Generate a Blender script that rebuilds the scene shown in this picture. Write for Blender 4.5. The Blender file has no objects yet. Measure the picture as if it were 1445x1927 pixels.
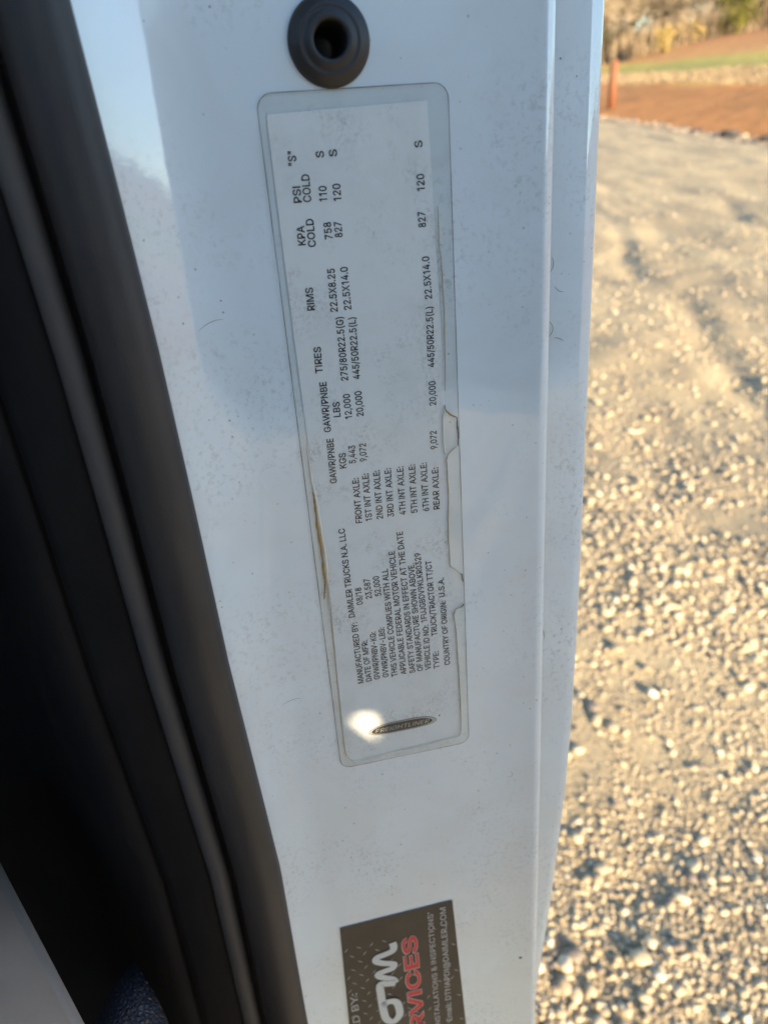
import bpy, bmesh, math, random
import numpy as np
from mathutils import Matrix, Vector
from mathutils.geometry import tessellate_polygon

SC = bpy.context.scene
COL = SC.collection
random.seed(7)
RNG = np.random.default_rng(11)

# ------------------------------------------------------------------ camera
# phone camera, 26 mm equivalent, portrait, 1.75 m up, looking 30 degrees down at the door jamb
CAMZ = 1.75
cam_d = bpy.data.cameras.new('camera')
cam = bpy.data.objects.new('camera', cam_d)
COL.objects.link(cam)
RIGHT = Vector((0.99756, -0.03484, -0.06052))
DOWN = Vector((-0.06983, -0.49759, -0.86459))
FWD = Vector((0.0, 0.86671, -0.49881))
m3 = Matrix((RIGHT, -DOWN, -FWD)).transposed()
cam.matrix_world = Matrix.Translation((0, 0, CAMZ)) @ m3.to_4x4()
cam_d.sensor_fit = 'VERTICAL'
cam_d.sensor_height = 36.0
cam_d.lens = 1400.0 / 1927.0 * 36.0
cam_d.clip_start = 0.01
cam_d.clip_end = 2000
cam_d.dof.use_dof = True
cam_d.dof.focus_distance = 0.315
cam_d.dof.aperture_fstop = 9.2
SC.camera = cam

# ------------------------------------------------------------------ light
SUN_EL = math.radians(15.0)
SUN_H = Vector((0.47, -0.8827, 0)).normalized()          # horizontal direction towards the sun
SUN = Vector((SUN_H.x * math.cos(SUN_EL), SUN_H.y * math.cos(SUN_EL), math.sin(SUN_EL)))
w = bpy.data.worlds.new('World')
SC.world = w
w.use_nodes = True
nt = w.node_tree
bg = nt.nodes['Background']
sky = nt.nodes.new('ShaderNodeTexSky')
sky.sky_type = 'NISHITA'
sky.sun_disc = False
sky.sun_elevation = SUN_EL
sky.sun_rotation = math.atan2(SUN_H.x, SUN_H.y)
sky.air_density = 1.0
sky.dust_density = 0.3
sky.ozone_density = 2.6
nt.links.new(sky.outputs['Color'], bg.inputs['Color'])
bg.inputs['Strength'].default_value = 0.125
sl = bpy.data.lights.new('sun', 'SUN')
sl.energy = 5.0
sl.angle = math.radians(0.5)
sl.color = (1.0, 0.80, 0.52)
so = bpy.data.objects.new('sun', sl)
COL.objects.link(so)
so.rotation_euler = (-SUN).to_track_quat('-Z', 'Y').to_euler()
SC.view_settings.view_transform = 'Standard'
SC.view_settings.look = 'None'
SC.view_settings.gamma = 1.0
SC.view_settings.use_curve_mapping = False
SC.view_settings.exposure = 1.9
SC.cycles.max_bounces = 8
SC.cycles.transparent_max_bounces = 12

# ------------------------------------------------------------------ helpers
def link(o, parent=None):
    COL.objects.link(o)
    if parent is not None:
        o.parent = parent
        o.matrix_parent_inverse = parent.matrix_world.inverted()
    return o

def mesh_obj(name, verts, faces, m, parent=None, smooth=True):
    me = bpy.data.meshes.new(name)
    me.from_pydata([tuple(v) for v in verts], [], faces)
    me.update()
    o = bpy.data.objects.new(name, me)
    for mm in (m if isinstance(m, (list, tuple)) else [m]):
        me.materials.append(mm)
    if smooth:
        me.polygons.foreach_set('use_smooth', [True] * len(me.polygons))
    return link(o, parent)

def bm_obj(name, bm, m, parent=None, smooth=False):
    bmesh.ops.recalc_face_normals(bm, faces=bm.faces)
    me = bpy.data.meshes.new(name)
    bm.to_mesh(me); bm.free()
    o = bpy.data.objects.new(name, me)
    me.materials.append(m)
    if smooth:
        me.polygons.foreach_set('use_smooth', [True] * len(me.polygons))
    return link(o, parent)

def thing(name, label, cat, loc=(0, 0, 0), group=None):
    o = bpy.data.objects.new(name, None)
    o.empty_display_size = 0.05
    COL.objects.link(o)
    o.matrix_world = Matrix.Translation(loc)
    o['label'] = label; o['category'] = cat
    if group: o['group'] = group
    return o

def tag(o, label, cat, group=None):
    o['label'] = label; o['category'] = cat
    if group: o['group'] = group
    return o

def add_box(bm, c, s, rot=None):
    r = bmesh.ops.create_cube(bm, size=1.0)
    M = Matrix.Translation(c) @ (rot.to_4x4() if rot is not None else Matrix.Identity(4)) @ Matrix.Diagonal((*s, 1))
    bmesh.ops.transform(bm, matrix=M, verts=r['verts'])
    return r['verts']

def add_tube(bm, pts, radii, n=8, cap=True):
    rings = []
    for i, p in enumerate(pts):
        p = Vector(p)
        a = Vector(pts[max(i - 1, 0)]); b = Vector(pts[min(i + 1, len(pts) - 1)])
        t = (b - a).normalized()
        ref = Vector((0, 0, 1)) if abs(t.z) < 0.9 else Vector((1, 0, 0))
        e1 = t.cross(ref).normalized(); e2 = t.cross(e1)
        rings.append([bm.verts.new(p + (e1 * math.cos(2 * math.pi * k / n) + e2 * math.sin(2 * math.pi * k / n)) * radii[i]) for k in range(n)])
    for i in range(len(rings) - 1):
        for k in range(n):
            bm.faces.new((rings[i][k], rings[i][(k + 1) % n], rings[i + 1][(k + 1) % n], rings[i + 1][k]))
    if cap:
        bm.faces.new(rings[0]); bm.faces.new(rings[-1][::-1])

# ---- node helpers
def new_mat(name):
    m = bpy.data.materials.new(name); m.use_nodes = True
    return m, m.node_tree, m.node_tree.nodes['Principled BSDF']

def N(nt, typ, **kw):
    n = nt.nodes.new(typ)
    for k, v in kw.items():
        if k.startswith('i_'):
            n.inputs[k[2:].replace('_', ' ')].default_value = v
        else:
            setattr(n, k, v)
    return n

def ramp(nt, fac, stops, interp='LINEAR'):
    r = nt.nodes.new('ShaderNodeValToRGB')
    r.color_ramp.interpolation = interp
    e = r.color_ramp.elements
    while len(e) < len(stops): e.new(0.5)
    for el, (p, c) in zip(e, stops):
        el.position = p
        el.color = (*c, 1) if not isinstance(c, (int, float)) else (c, c, c, 1)
    nt.links.new(fac, r.inputs['Fac'])
    return r.outputs['Color']

def noise(nt, scale, detail=4, rough=0.55, vec=None, stretch=None, dist=0.0):
    n = N(nt, 'ShaderNodeTexNoise'); n.inputs['Scale'].default_value = scale
    n.inputs['Detail'].default_value = detail; n.inputs['Roughness'].default_value = rough
    n.inputs['Distortion'].default_value = dist
    if vec is None:
        vec = N(nt, 'ShaderNodeTexCoord').outputs['Object']
    if stretch:
        mp = N(nt, 'ShaderNodeMapping'); mp.inputs['Scale'].default_value = stretch
        nt.links.new(vec, mp.inputs['Vector']); vec = mp.outputs['Vector']
    nt.links.new(vec, n.inputs['Vector'])
    return n.outputs['Fac']

def mixc(nt, fac, a, b, blend='MIX'):
    mx = nt.nodes.new('ShaderNodeMix'); mx.data_type = 'RGBA'; mx.blend_type = blend
    for key, val in ((0, fac), (6, a), (7, b)):
        if isinstance(val, (int, float)): mx.inputs[key].default_value = val
        elif isinstance(val, tuple): mx.inputs[key].default_value = (*val, 1)
        else: nt.links.new(val, mx.inputs[key])
    return mx.outputs[2]

def math_n(nt, op, a, b=0.0):
    n = N(nt, 'ShaderNodeMath', operation=op)
    for i, v in enumerate((a, b)):
        if isinstance(v, (int, float)): n.inputs[i].default_value = v
        else: nt.links.new(v, n.inputs[i])
    return n.outputs[0]

def bump(nt, p, height, strength, dist):
    b = N(nt, 'ShaderNodeBump'); b.inputs['Strength'].default_value = strength
    b.inputs['Distance'].default_value = dist
    nt.links.new(height, b.inputs['Height']); nt.links.new(b.outputs['Normal'], p.inputs['Normal'])

def simple(name, c, rough=0.5, spec=0.5, coat=0.0, metal=0.0):
    m, nt, p = new_mat(name)
    p.inputs['Base Color'].default_value = (*c, 1); p.inputs['Roughness'].default_value = rough
    p.inputs['Specular IOR Level'].default_value = spec
    p.inputs['Coat Weight'].default_value = coat; p.inputs['Metallic'].default_value = metal
    return m

# ------------------------------------------------------------------ materials
def mat_white_paint():
    m, nt, p = new_mat('white_paint')
    grime = noise(nt, 16, 5, 0.62)
    grime = ramp(nt, grime, [(0.44, 0.0), (0.66, 1.0)])
    fine = ramp(nt, noise(nt, 420, 3, 0.7), [(0.52, 0.0), (0.66, 1.0)])
    dusty = math_n(nt, 'MULTIPLY', grime, fine)
    c = mixc(nt, math_n(nt, 'MULTIPLY', dusty, 0.46), (0.665, 0.76, 0.81), (0.27, 0.29, 0.27))
    haze_ = ramp(nt, noise(nt, 26, 4, 0.6, dist=0.6), [(0.40, 0.0), (0.75, 1.0)])
    c = mixc(nt, math_n(nt, 'MULTIPLY', haze_, 0.28), c, (0.55, 0.54, 0.52))
    # fine specks
    v = N(nt, 'ShaderNodeTexVoronoi'); v.inputs['Scale'].default_value = 300
    tc = N(nt, 'ShaderNodeTexCoord'); nt.links.new(tc.outputs['Object'], v.inputs['Vector'])
    sp = ramp(nt, v.outputs['Distance'], [(0.0, 1.0), (0.10, 0.8), (0.16, 0.0)])
    keep = ramp(nt, N(nt, 'ShaderNodeSeparateColor').outputs[0], [(0, 0), (1, 1)])
    sc_ = [n for n in nt.nodes if n.type == 'SEPARATE_COLOR'][-1]
    nt.links.new(v.outputs['Color'], sc_.inputs[0])
    keep = ramp(nt, sc_.outputs[0], [(0.86, 0.0), (0.90, 1.0)])
    patch = ramp(nt, noise(nt, 22, 3, 0.6), [(0.42, 0.15), (0.62, 1.0)])
    k = math_n(nt, 'MULTIPLY', math_n(nt, 'MULTIPLY', sp, keep), patch)
    c = mixc(nt, math_n(nt, 'MULTIPLY', k, 0.85), c, (0.06, 0.055, 0.05))
    nt.links.new(c, p.inputs['Base Color'])
    rg = ramp(nt, grime, [(0, 0.30), (1, 0.5)])
    nt.links.new(rg, p.inputs['Roughness'])
    p.inputs['Coat Weight'].default_value = 1.0; p.inputs['Coat IOR'].default_value = 1.78
    nt.links.new(ramp(nt, grime, [(0, 0.03), (1, 0.10)]), p.inputs['Coat Roughness'])
    b = N(nt, 'ShaderNodeBump'); b.inputs['Strength'].default_value = 0.05; b.inputs['Distance'].default_value = 0.0004
    nt.links.new(noise(nt, 260, 2, 0.5), b.inputs['Height'])
    nt.links.new(b.outputs['Normal'], p.inputs['Coat Normal'])
    return m

def mat_rubber(name, c, rough, bscale=900, bstr=0.25, bd=0.0004, dust=0.25):
    m, nt, p = new_mat(name)
    d = ramp(nt, noise(nt, 30, 5, 0.65, stretch=(1, 1, 0.35)), [(0.42, 0.0), (0.75, 1.0)])
    cc = mixc(nt, math_n(nt, 'MULTIPLY', d, dust), c, (0.16, 0.13, 0.10))
    nt.links.new(cc, p.inputs['Base Color'])
    p.inputs['Roughness'].default_value = rough
    bump(nt, p, noise(nt, bscale, 3, 0.6), bstr, bd)
    return m

def mat_leather(name, c, rough):
    m, nt, p = new_mat(name)
    v = N(nt, 'ShaderNodeTexVoronoi', feature='DISTANCE_TO_EDGE'); v.inputs['Scale'].default_value = 420
    tc = N(nt, 'ShaderNodeTexCoord'); nt.links.new(tc.outputs['Object'], v.inputs['Vector'])
    h_ = ramp(nt, v.outputs['Distance'], [(0.0, 0.0), (0.25, 1.0)])
    p.inputs['Base Color'].default_value = (*c, 1); p.inputs['Roughness'].default_value = rough
    bump(nt, p, h_, 0.7, 0.0015)
    return m

def mat_grey_vinyl():
    m, nt, p = new_mat('grey_vinyl')
    a = noise(nt, 30, 5, 0.6)
    nt.links.new(ramp(nt, a, [(0.3, (0.42, 0.315, 0.24)), (0.7, (0.52, 0.40, 0.31))]), p.inputs['Base Color'])
    p.inputs['Roughness'].default_value = 0.65
    bump(nt, p, noise(nt, 700, 3, 0.6), 0.2, 0.0005)
    return m

def mat_paper():
    m, nt, p = new_mat('sticker_paper')
    g = ramp(nt, noise(nt, 55, 6, 0.68), [(0.48, 0.0), (0.75, 1.0)])
    f = ramp(nt, noise(nt, 700, 3, 0.7), [(0.45, 0.0), (0.65, 1.0)])
    c = mixc(nt, math_n(nt, 'MULTIPLY', math_n(nt, 'MULTIPLY', g, f), 0.75), (0.76, 0.805, 0.825), (0.22, 0.24, 0.22))
    wash = ramp(nt, noise(nt, 18, 3, 0.5), [(0.35, 0.0), (0.7, 1.0)])
    c = mixc(nt, math_n(nt, 'MULTIPLY', wash, 0.12), c, (0.62, 0.61, 0.58))
    nt.links.new(c, p.inputs['Base Color'])
    p.inputs['Roughness'].default_value = 0.45
    return m

def both_sides(nt, ior):
    """an index that gives a thin sheet the same reflection from its back as from its front"""
    ge = N(nt, 'ShaderNodeNewGeometry')
    return math_n(nt, 'ADD', math_n(nt, 'MULTIPLY', ge.outputs['Backfacing'], 1.0 / ior - ior), ior)

def mat_film():
    m, nt, p = new_mat('clear_film')
    out = nt.nodes['Material Output']
    tr = N(nt, 'ShaderNodeBsdfTransparent'); tr.inputs['Color'].default_value = (0.975, 0.975, 0.96, 1)
    g = ramp(nt, noise(nt, 45, 5, 0.65), [(0.45, 0.02), (0.75, 0.10)])
    p.inputs['Base Color'].default_value = (0.42, 0.41, 0.37, 1)
    p.inputs['Roughness'].default_value = 0.12
    b = N(nt, 'ShaderNodeBump'); b.inputs['Strength'].default_value = 0.10; b.inputs['Distance'].default_value = 0.0006
    nt.links.new(noise(nt, 120, 2, 0.5), b.inputs['Height'])
    gl = N(nt, 'ShaderNodeBsdfGlossy'); gl.inputs['Roughness'].default_value = 0.06
    nt.links.new(b.outputs['Normal'], gl.inputs['Normal'])
    mx = N(nt, 'ShaderNodeMixShader'); nt.links.new(g, mx.inputs[0])
    nt.links.new(tr.outputs[0], mx.inputs[1]); nt.links.new(p.outputs[0], mx.inputs[2])
    fr = N(nt, 'ShaderNodeFresnel'); nt.links.new(both_sides(nt, 1.5), fr.inputs['IOR'])
    mx2 = N(nt, 'ShaderNodeMixShader'); nt.links.new(fr.outputs[0], mx2.inputs[0])
    nt.links.new(mx.outputs[0], mx2.inputs[1]); nt.links.new(gl.outputs[0], mx2.inputs[2])
    nt.links.new(mx2.outputs[0], out.inputs['Surface'])
    return m

def mat_glass(name, tint, f0=1.5):
    m, nt, p = new_mat(name)
    out = nt.nodes['Material Output']
    tr = N(nt, 'ShaderNodeBsdfTransparent'); tr.inputs['Color'].default_value = (*tint, 1)
    gl = N(nt, 'ShaderNodeBsdfGlossy'); gl.inputs['Roughness'].default_value = 0.01
    fr = N(nt, 'ShaderNodeFresnel'); nt.links.new(both_sides(nt, f0), fr.inputs['IOR'])
    mx = N(nt, 'ShaderNodeMixShader'); nt.links.new(fr.outputs[0], mx.inputs[0])
    nt.links.new(tr.outputs[0], mx.inputs[1]); nt.links.new(gl.outputs[0], mx.inputs[2])
    nt.links.new(mx.outputs[0], out.inputs['Surface'])
    return m

def mat_gravel():
    m, nt, p = new_mat('gravel_ground')
    big = noise(nt, 0.9, 4, 0.6)
    mid = noise(nt, 14, 5, 0.7)
    fine = noise(nt, 110, 3, 0.7)
    c = ramp(nt, fine, [(0.25, (0.22, 0.17, 0.10)), (0.5, (0.41, 0.322, 0.195)), (0.75, (0.56, 0.455, 0.285))])
    c = mixc(nt, ramp(nt, mid, [(0.35, 0.0), (0.6, 0.55)]), c, (0.53, 0.43, 0.265))
    st_ = noise(nt, 2.2, 4, 0.6, stretch=(1.0, 0.16, 1.0), dist=0.4)
    c = mixc(nt, ramp(nt, st_, [(0.40, 0.0), (0.60, 0.62)]), c, (0.22, 0.18, 0.125))
    c = mixc(nt, ramp(nt, big, [(0.4, 0.0), (0.7, 0.5)]), c, (0.31, 0.245, 0.155))
    nt.links.new(c, p.inputs['Base Color'])
    p.inputs['Roughness'].default_value = 0.9
    p.inputs['Specular IOR Level'].default_value = 0.15
    bump(nt, p, math_n(nt, 'ADD', math_n(nt, 'MULTIPLY', noise(nt, 45, 4, 0.7), 1.0), math_n(nt, 'MULTIPLY', fine, 0.4)), 0.7, 0.02)
    return m

def mat_stone():
    m, nt, p = new_mat('stone')
    at = N(nt, 'ShaderNodeAttribute', attribute_name='shade')
    c = ramp(nt, at.outputs['Fac'], [(0.0, (0.05, 0.045, 0.045)), (0.10, (0.13, 0.11, 0.095)), (0.3, (0.29, 0.225, 0.142)), (0.6, (0.46, 0.365, 0.228)), (0.85, (0.59, 0.49, 0.335)), (1.0, (0.70, 0.62, 0.48))])
    c = mixc(nt, math_n(nt, 'MULTIPLY', noise(nt, 160, 4, 0.6), 0.35), c, (0.22, 0.18, 0.14))
    nt.links.new(c, p.inputs['Base Color'])
    p.inputs['Roughness'].default_value = 0.65
    return m

def mat_terrain():
    """red-clay bank and field: the cover changes with the distance s from the lot's edge (object x)"""
    m, nt, p = new_mat('field_ground')
    tc = N(nt, 'ShaderNodeTexCoord')
    sx = N(nt, 'ShaderNodeSeparateXYZ'); nt.links.new(tc.outputs['Object'], sx.inputs[0])
    wob = math_n(nt, 'MULTIPLY', math_n(nt, 'SUBTRACT', noise(nt, 0.16, 4, 0.6), 0.5), 5.0)
    s = math_n(nt, 'DIVIDE', math_n(nt, 'ADD', sx.outputs['X'], wob), 40.0)
    c = ramp(nt, s, [(0.0, (0.37, 0.165, 0.058)), (0.105, (0.38, 0.17, 0.060)), (0.125, (0.40, 0.235, 0.07)), (0.15, (0.36, 0.24, 0.10)),
                     (0.20, (0.30, 0.20, 0.10)), (0.225, (0.27, 0.225, 0.075)), (0.35, (0.225, 0.205, 0.066)), (0.42, (0.34, 0.28, 0.08)),
                     (0.48, (0.42, 0.22, 0.085)), (0.62, (0.38, 0.19, 0.08)), (0.75, (0.30, 0.15, 0.07)), (1.0, (0.12, 0.08, 0.05))])
    n1 = noise(nt, 1.3, 5, 0.65)
    c = mixc(nt, 0.45, c, ramp(nt, n1, [(0.3, 0.35), (0.7, 1.0)]), 'OVERLAY')
    n2 = noise(nt, 9, 4, 0.7)
    c = mixc(nt, 0.3, c, ramp(nt, n2, [(0.3, 0.3), (0.7, 0.9)]), 'OVERLAY')
    nt.links.new(c, p.inputs['Base Color'])
    p.inputs['Roughness'].default_value = 0.95
    p.inputs['Specular IOR Level'].default_value = 0.1
    bump(nt, p, noise(nt, 5, 5, 0.7), 0.6, 0.12)
    return m

def mat_varied(name, c1, c2, scale=3.0, rough=0.8):
    m, nt, p = new_mat(name)
    nt.links.new(ramp(nt, noise(nt, scale, 3, 0.6), [(0.35, c1), (0.65, c2)]), p.inputs['Base Color'])
    p.inputs['Roughness'].default_value = rough
    p.inputs['Specular IOR Level'].default_value = 0.2
    return m

WHITE = mat_white_paint()
SEAL = mat_rubber('black_rubber', (0.021, 0.021, 0.024), 0.48, dust=0.15)
RIDGE = mat_rubber('grey_rubber_lip', (0.042, 0.042, 0.045), 0.62)
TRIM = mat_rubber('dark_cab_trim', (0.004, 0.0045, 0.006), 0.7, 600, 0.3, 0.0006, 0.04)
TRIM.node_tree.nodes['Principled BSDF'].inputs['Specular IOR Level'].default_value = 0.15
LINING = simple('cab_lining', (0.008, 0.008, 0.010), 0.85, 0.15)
BUMPER = mat_rubber('bumper_rubber', (0.018, 0.018, 0.020), 0.45, 1200, 0.2, 0.0003, 0.12)
NAVY = mat_leather('navy_vinyl', (0.034, 0.046, 0.074), 0.40)
GREYV = mat_grey_vinyl()
PAPER = mat_paper()
FILM = mat_film()
INK = simple('black_ink', (0.018, 0.017, 0.020), 0.55)
GLASS = mat_glass('door_glass', (0.62, 0.68, 0.66))
GRAVEL = mat_gravel()
STONE = mat_stone()
FIELD = mat_terrain()

# ------------------------------------------------------------------ the jamb's own frame
# O = middle of the big sticker; U right, V down, W out of the panel
OO = np.array((0.0010, 0.2769, 1.6031)); UU = np.array((0.98383, 0.17900, -0.00712))
VV = np.array((0.00910, -0.08950, -0.99594)); NN = np.cross(UU, VV); NN /= np.linalg.norm(NN)
if NN[1] > 0: NN = -NN                                   # W points at the open doorway
def J(u, v, wv=0.0): return Vector(OO + u * UU + v * VV + wv * NN)
def wpan(u):
    if u < -0.047: return 11.5 * (-0.047 - u) ** 2
    if u > 0.036: return 3.2 * (u - 0.036) ** 2
    return 0.0

def grid_faces(nr, nc):
    return [(r * nc + c, r * nc + c + 1, (r + 1) * nc + c + 1, (r + 1) * nc + c) for r in range(nr - 1) for c in range(nc - 1)]

def sweep(name, vs, prof_fn, m, parent):
    """prof_fn(v) -> list of (u, w); the jamb's sections joined down the pillar"""
    vt = []; nc = 0
    for v in vs:
        pr = prof_fn(v); nc = len(pr)
        vt += [J(u, v, wv) for u, wv in pr]
    return mesh_obj(name, vt, [f[::-1] for f in grid_faces(len(vs), nc)], m, parent)

# ------------------------------------------------------------------ setting: gravel lot, clay bank and field
def fbm(x, y, seed, octs, f0, gain=0.5):
    r = np.zeros_like(x, dtype=float); amp = 1.0; f = f0
    for o in range(octs):
        rg = np.random.default_rng(seed + o * 17); T = rg.random((256, 256))
        fx = x * f; fy = y * f
        ix = np.floor(fx).astype(int); iy = np.floor(fy).astype(int)
        tx = fx - ix; ty = fy - iy; tx = tx * tx * (3 - 2 * tx); ty = ty * ty * (3 - 2 * ty)
        g_ = lambda a, b: T[a % 256, b % 256]
        val = (g_(ix, iy) * (1 - tx) + g_(ix + 1, iy) * tx) * (1 - ty) + (g_(ix, iy + 1) * (1 - tx) + g_(ix + 1, iy + 1) * tx) * ty
        r += amp * (val - 0.5); amp *= gain; f *= 2.03
    return r

EDGE = 9.76
def lot_h(x, y):
    x = np.asarray(x, float); y = np.asarray(y, float)
    hgt = 0.014 * fbm(x, y, 3, 4, 2.2, 0.6) + 0.030 * fbm(x, y, 9, 2, 0.5)
    # wheel ruts running away to the right of the truck
    q = (x - 0.12 * y) + 0.30 * fbm(x, y, 21, 2, 0.25)
    for off, dp in ((1.95, 0.9), (2.45, 0.35), (3.7, 0.7), (5.5, 0.8), (7.5, 0.6)):
        d = q - off + 0.5 * fbm(x, y, 71 + int(off * 10), 2, 0.4)
        hgt += dp * np.clip(0.6 + 1.6 * fbm(x, y, 81, 2, 0.6), 0, 1.3) * (-0.034 * np.exp(-(d / 0.11) ** 2) + 0.024 * np.exp(-((d - 0.21) / 0.11) ** 2))
    hgt += 0.058 * fbm(x * 0.8, y * 0.7, 61, 4, 1.1, 0.6)
    return hgt

def spaced(a, b, step): return list(np.arange(a, b, step))
xs = np.array(spaced(-60, -4, 4) + spaced(-4, -0.4, 0.3) + spaced(-0.4, 5.2, 0.032) + spaced(5.2, EDGE + 0.01, 0.12) + [EDGE + 0.35])
ys = np.array(spaced(-60, -4, 4) + spaced(-4, 0.2, 0.3) + spaced(0.2, 9, 0.034) + spaced(9, 34, 0.2) + spaced(34, 140, 4))
gx, gy = np.meshgrid(xs, ys)
gz = lot_h(gx, gy)
gz[:, -1] = -0.35
lot = mesh_obj('gravel_lot', np.stack([gx.ravel(), gy.ravel(), gz.ravel()], 1), grid_faces(len(ys), len(xs)), GRAVEL)
lot['kind'] = 'structure'; lot['label'] = 'sunlit tan gravel lot beside the truck with wheel ruts'

SK = [(-1, -0.3), (0.0, 0.0), (0.8, 0.14), (2, 0.35), (4.2, 0.86), (6, 0.98), (9, 1.12), (12.2, 1.30), (16.2, 1.72), (22, 2.6), (30, 3.9), (40, 5.0), (60, 6), (160, 8)]
def field_h(s, y):
    s = np.asarray(s, float)
    b = np.interp(s, [k[0] for k in SK], [k[1] for k in SK])
    return b + 0.05 * fbm(s, y, 31, 4, 0.8) * np.clip(s / 1.5, 0.4, 1) + 0.22 * fbm(s, y, 41, 2, 0.12) * np.clip(s / 6, 0, 1)
ss = np.array(spaced(-0.3, 6, 0.12) + spaced(6, 40, 0.5) + spaced(40, 200, 8)); yy = np.array(spaced(-60, 10, 3) + spaced(10, 60, 0.5) + spaced(60, 220, 2.5))
gs, gy2 = np.meshgrid(ss, yy)
gz2 = field_h(gs, gy2)
i_b = int(np.searchsorted(ss, 5.0))
def strip(name, a, b, label):
    o = mesh_obj(name, np.stack([gs[:, a:b].ravel(), gy2[:, a:b].ravel(), gz2[:, a:b].ravel()], 1), grid_faces(len(yy), b - a), FIELD)
    o.location = (EDGE, 0, 0); o['kind'] = 'structure'; o['label'] = label
    return o
strip('clay_bank', 0, i_b + 1, 'bare orange clay bank along the far edge of the gravel')
strip('field', i_b, len(ss), 'sloping field in bands of dry and green grass behind the clay bank')

# loose stones over the lot
def ico(sub):
    bm = bmesh.new(); bmesh.ops.create_icosphere(bm, subdivisions=sub, radius=1.0)
    vt = np.array([v.co[:] for v in bm.verts]); fc = np.array([[v.index for v in f.verts] for f in bm.faces]); bm.free()
    return vt, fc

def scatter(name, pos, rad, shade, sub, label):
    vt, fc = ico(sub); n_ = len(pos); nv = len(vt)
    bases = []
    for k in range(8):
        rg = np.random.default_rng(50 + k)
        d = 1 + 0.30 * (rg.random(nv) - 0.5)
        dirs = rg.normal(size=(5, 3)); dirs /= np.linalg.norm(dirs, axis=1)[:, None]
        b = vt * d[:, None]
        for q in dirs:                                    # knock flats off the pebble
            pr = b @ q; lim = 0.72
            b = b - np.clip(pr - lim, 0, None)[:, None] * q * 0.85
        bases.append(b * np.array((1.15, 0.95, 0.62)))
    bases = np.array(bases)
    kk = RNG.integers(0, 8, n_); ang = RNG.random(n_) * 2 * math.pi
    tilt = RNG.normal(0, 0.35, n_)
    B = bases[kk] * rad[:, None, None] * (1 + 0.25 * (RNG.random((n_, 1, 3)) - 0.5))
    ct, st = np.cos(tilt)[:, None], np.sin(tilt)[:, None]
    X, Yv, Zv = B[..., 0], B[..., 1], B[..., 2]
    X, Zv = X * ct - Zv * st, X * st + Zv * ct
    ca, sa = np.cos(ang)[:, None], np.sin(ang)[:, None]
    X, Yv = X * ca - Yv * sa, X * sa + Yv * ca
    V3 = np.stack([X + pos[:, 0, None], Yv + pos[:, 1, None], Zv + pos[:, 2, None]], -1).reshape(-1, 3)
    F3 = (fc[None] + (np.arange(n_) * nv)[:, None, None]).reshape(-1, 3)
    me = bpy.data.meshes.new(name)
    me.vertices.add(len(V3)); me.vertices.foreach_set('co', V3.ravel().astype(np.float32))
    me.loops.add(F3.size); me.loops.foreach_set('vertex_index', F3.ravel().astype(np.int32))
    me.polygons.add(len(F3)); me.polygons.foreach_set('loop_start', np.arange(0, F3.size, 3, dtype=np.int32))
    me.polygons.foreach_set('loop_total', np.full(len(F3), 3, dtype=np.int32))
    me.polygons.foreach_set('use_smooth', np.ones(len(F3), dtype=bool))
    a = me.attributes.new('shade', 'FLOAT', 'POINT'); a.data.foreach_set('value', np.repeat(shade, nv).astype(np.float32))
    me.materials.append(STONE); me.update(); me.validate()
    o = bpy.data.objects.new(name, me); COL.objects.link(o)
    o['kind'] = 'stuff'; o['label'] = label
    return o

def wedge(n_, d0, d1, a0=-2, a1=50, power=1.0):
    d = d0 * (d1 / d0) ** (RNG.random(n_) ** power); a = np.radians(a0 + (a1 - a0) * RNG.random(n_))
    return np.stack([d * np.sin(a), d * np.cos(a)], 1)
def stones(n_, d0, d1, rmed, rsig, rmin, rmax, sink=0.35, clump=0.0):
    p = wedge(n_, d0, d1); p = p[(p[:, 0] < EDGE - 0.05)]
    m_ = 0.75 + 1.5 * fbm(p[:, 0], p[:, 1], 91, 4, 2.6, 0.6)          # patches of loose stone and of bare packed grit
    p = p[RNG.random(len(p)) < np.clip(1 - clump + clump * 2 * (m_ - 0.45), 0.05, 1)]
    r = np.clip(rmed * np.exp(RNG.normal(0, rsig, len(p))), rmin, rmax)
    z_ = lot_h(p[:, 0], p[:, 1]) + r * sink
    return np.concatenate([p, z_[:, None]], 1), r
def shades(n_, dark=0.09):
    s = np.clip(RNG.normal(0.56, 0.17, n_), 0.12, 1.0)
    s[RNG.random(n_) < dark] = 0.06
    return s
p1, r1 = stones(112000, 0.7, 6.0, 0.0028, 0.52, 0.0016, 0.010, 0.28, 0.40)
scatter('gravel', p1, r1, shades(len(p1)), 1, 'small tan gravel stones strewn over the lot')
p2, r2 = stones(27000, 2.2, 26.0, 0.0085, 0.45, 0.004, 0.022, 0.28, 0.45)
scatter('gravel', p2, r2, shades(len(p2)), 1, 'tan gravel stones farther out on the lot')
p3, r3 = stones(1000, 0.7, 9.0, 0.0110, 0.32, 0.009, 0.024, 0.30)
scatter('coarse_gravel', p3, r3, np.clip(shades(len(p3), 0.10) + 0.06, 0, 1), 2, 'bigger pale stones lying loose on the lot')
p4 = np.stack([RNG.uniform(9.2, 9.95, 2600), RNG.uniform(13, 40, 2600)], 1)
r4 = np.clip(0.03 * np.exp(RNG.normal(0, 0.5, 2600)), 0.012, 0.11)
p4 = np.concatenate([p4, lot_h(p4[:, 0], p4[:, 1])[:, None] + r4[:, None] * 0.2], 1)
scatter('edge_rubble', p4, r4, np.clip(RNG.normal(0.22, 0.10, 2600), 0.02, 1), 1, 'brownish rubble pushed up along the far edge of the gravel')

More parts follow.
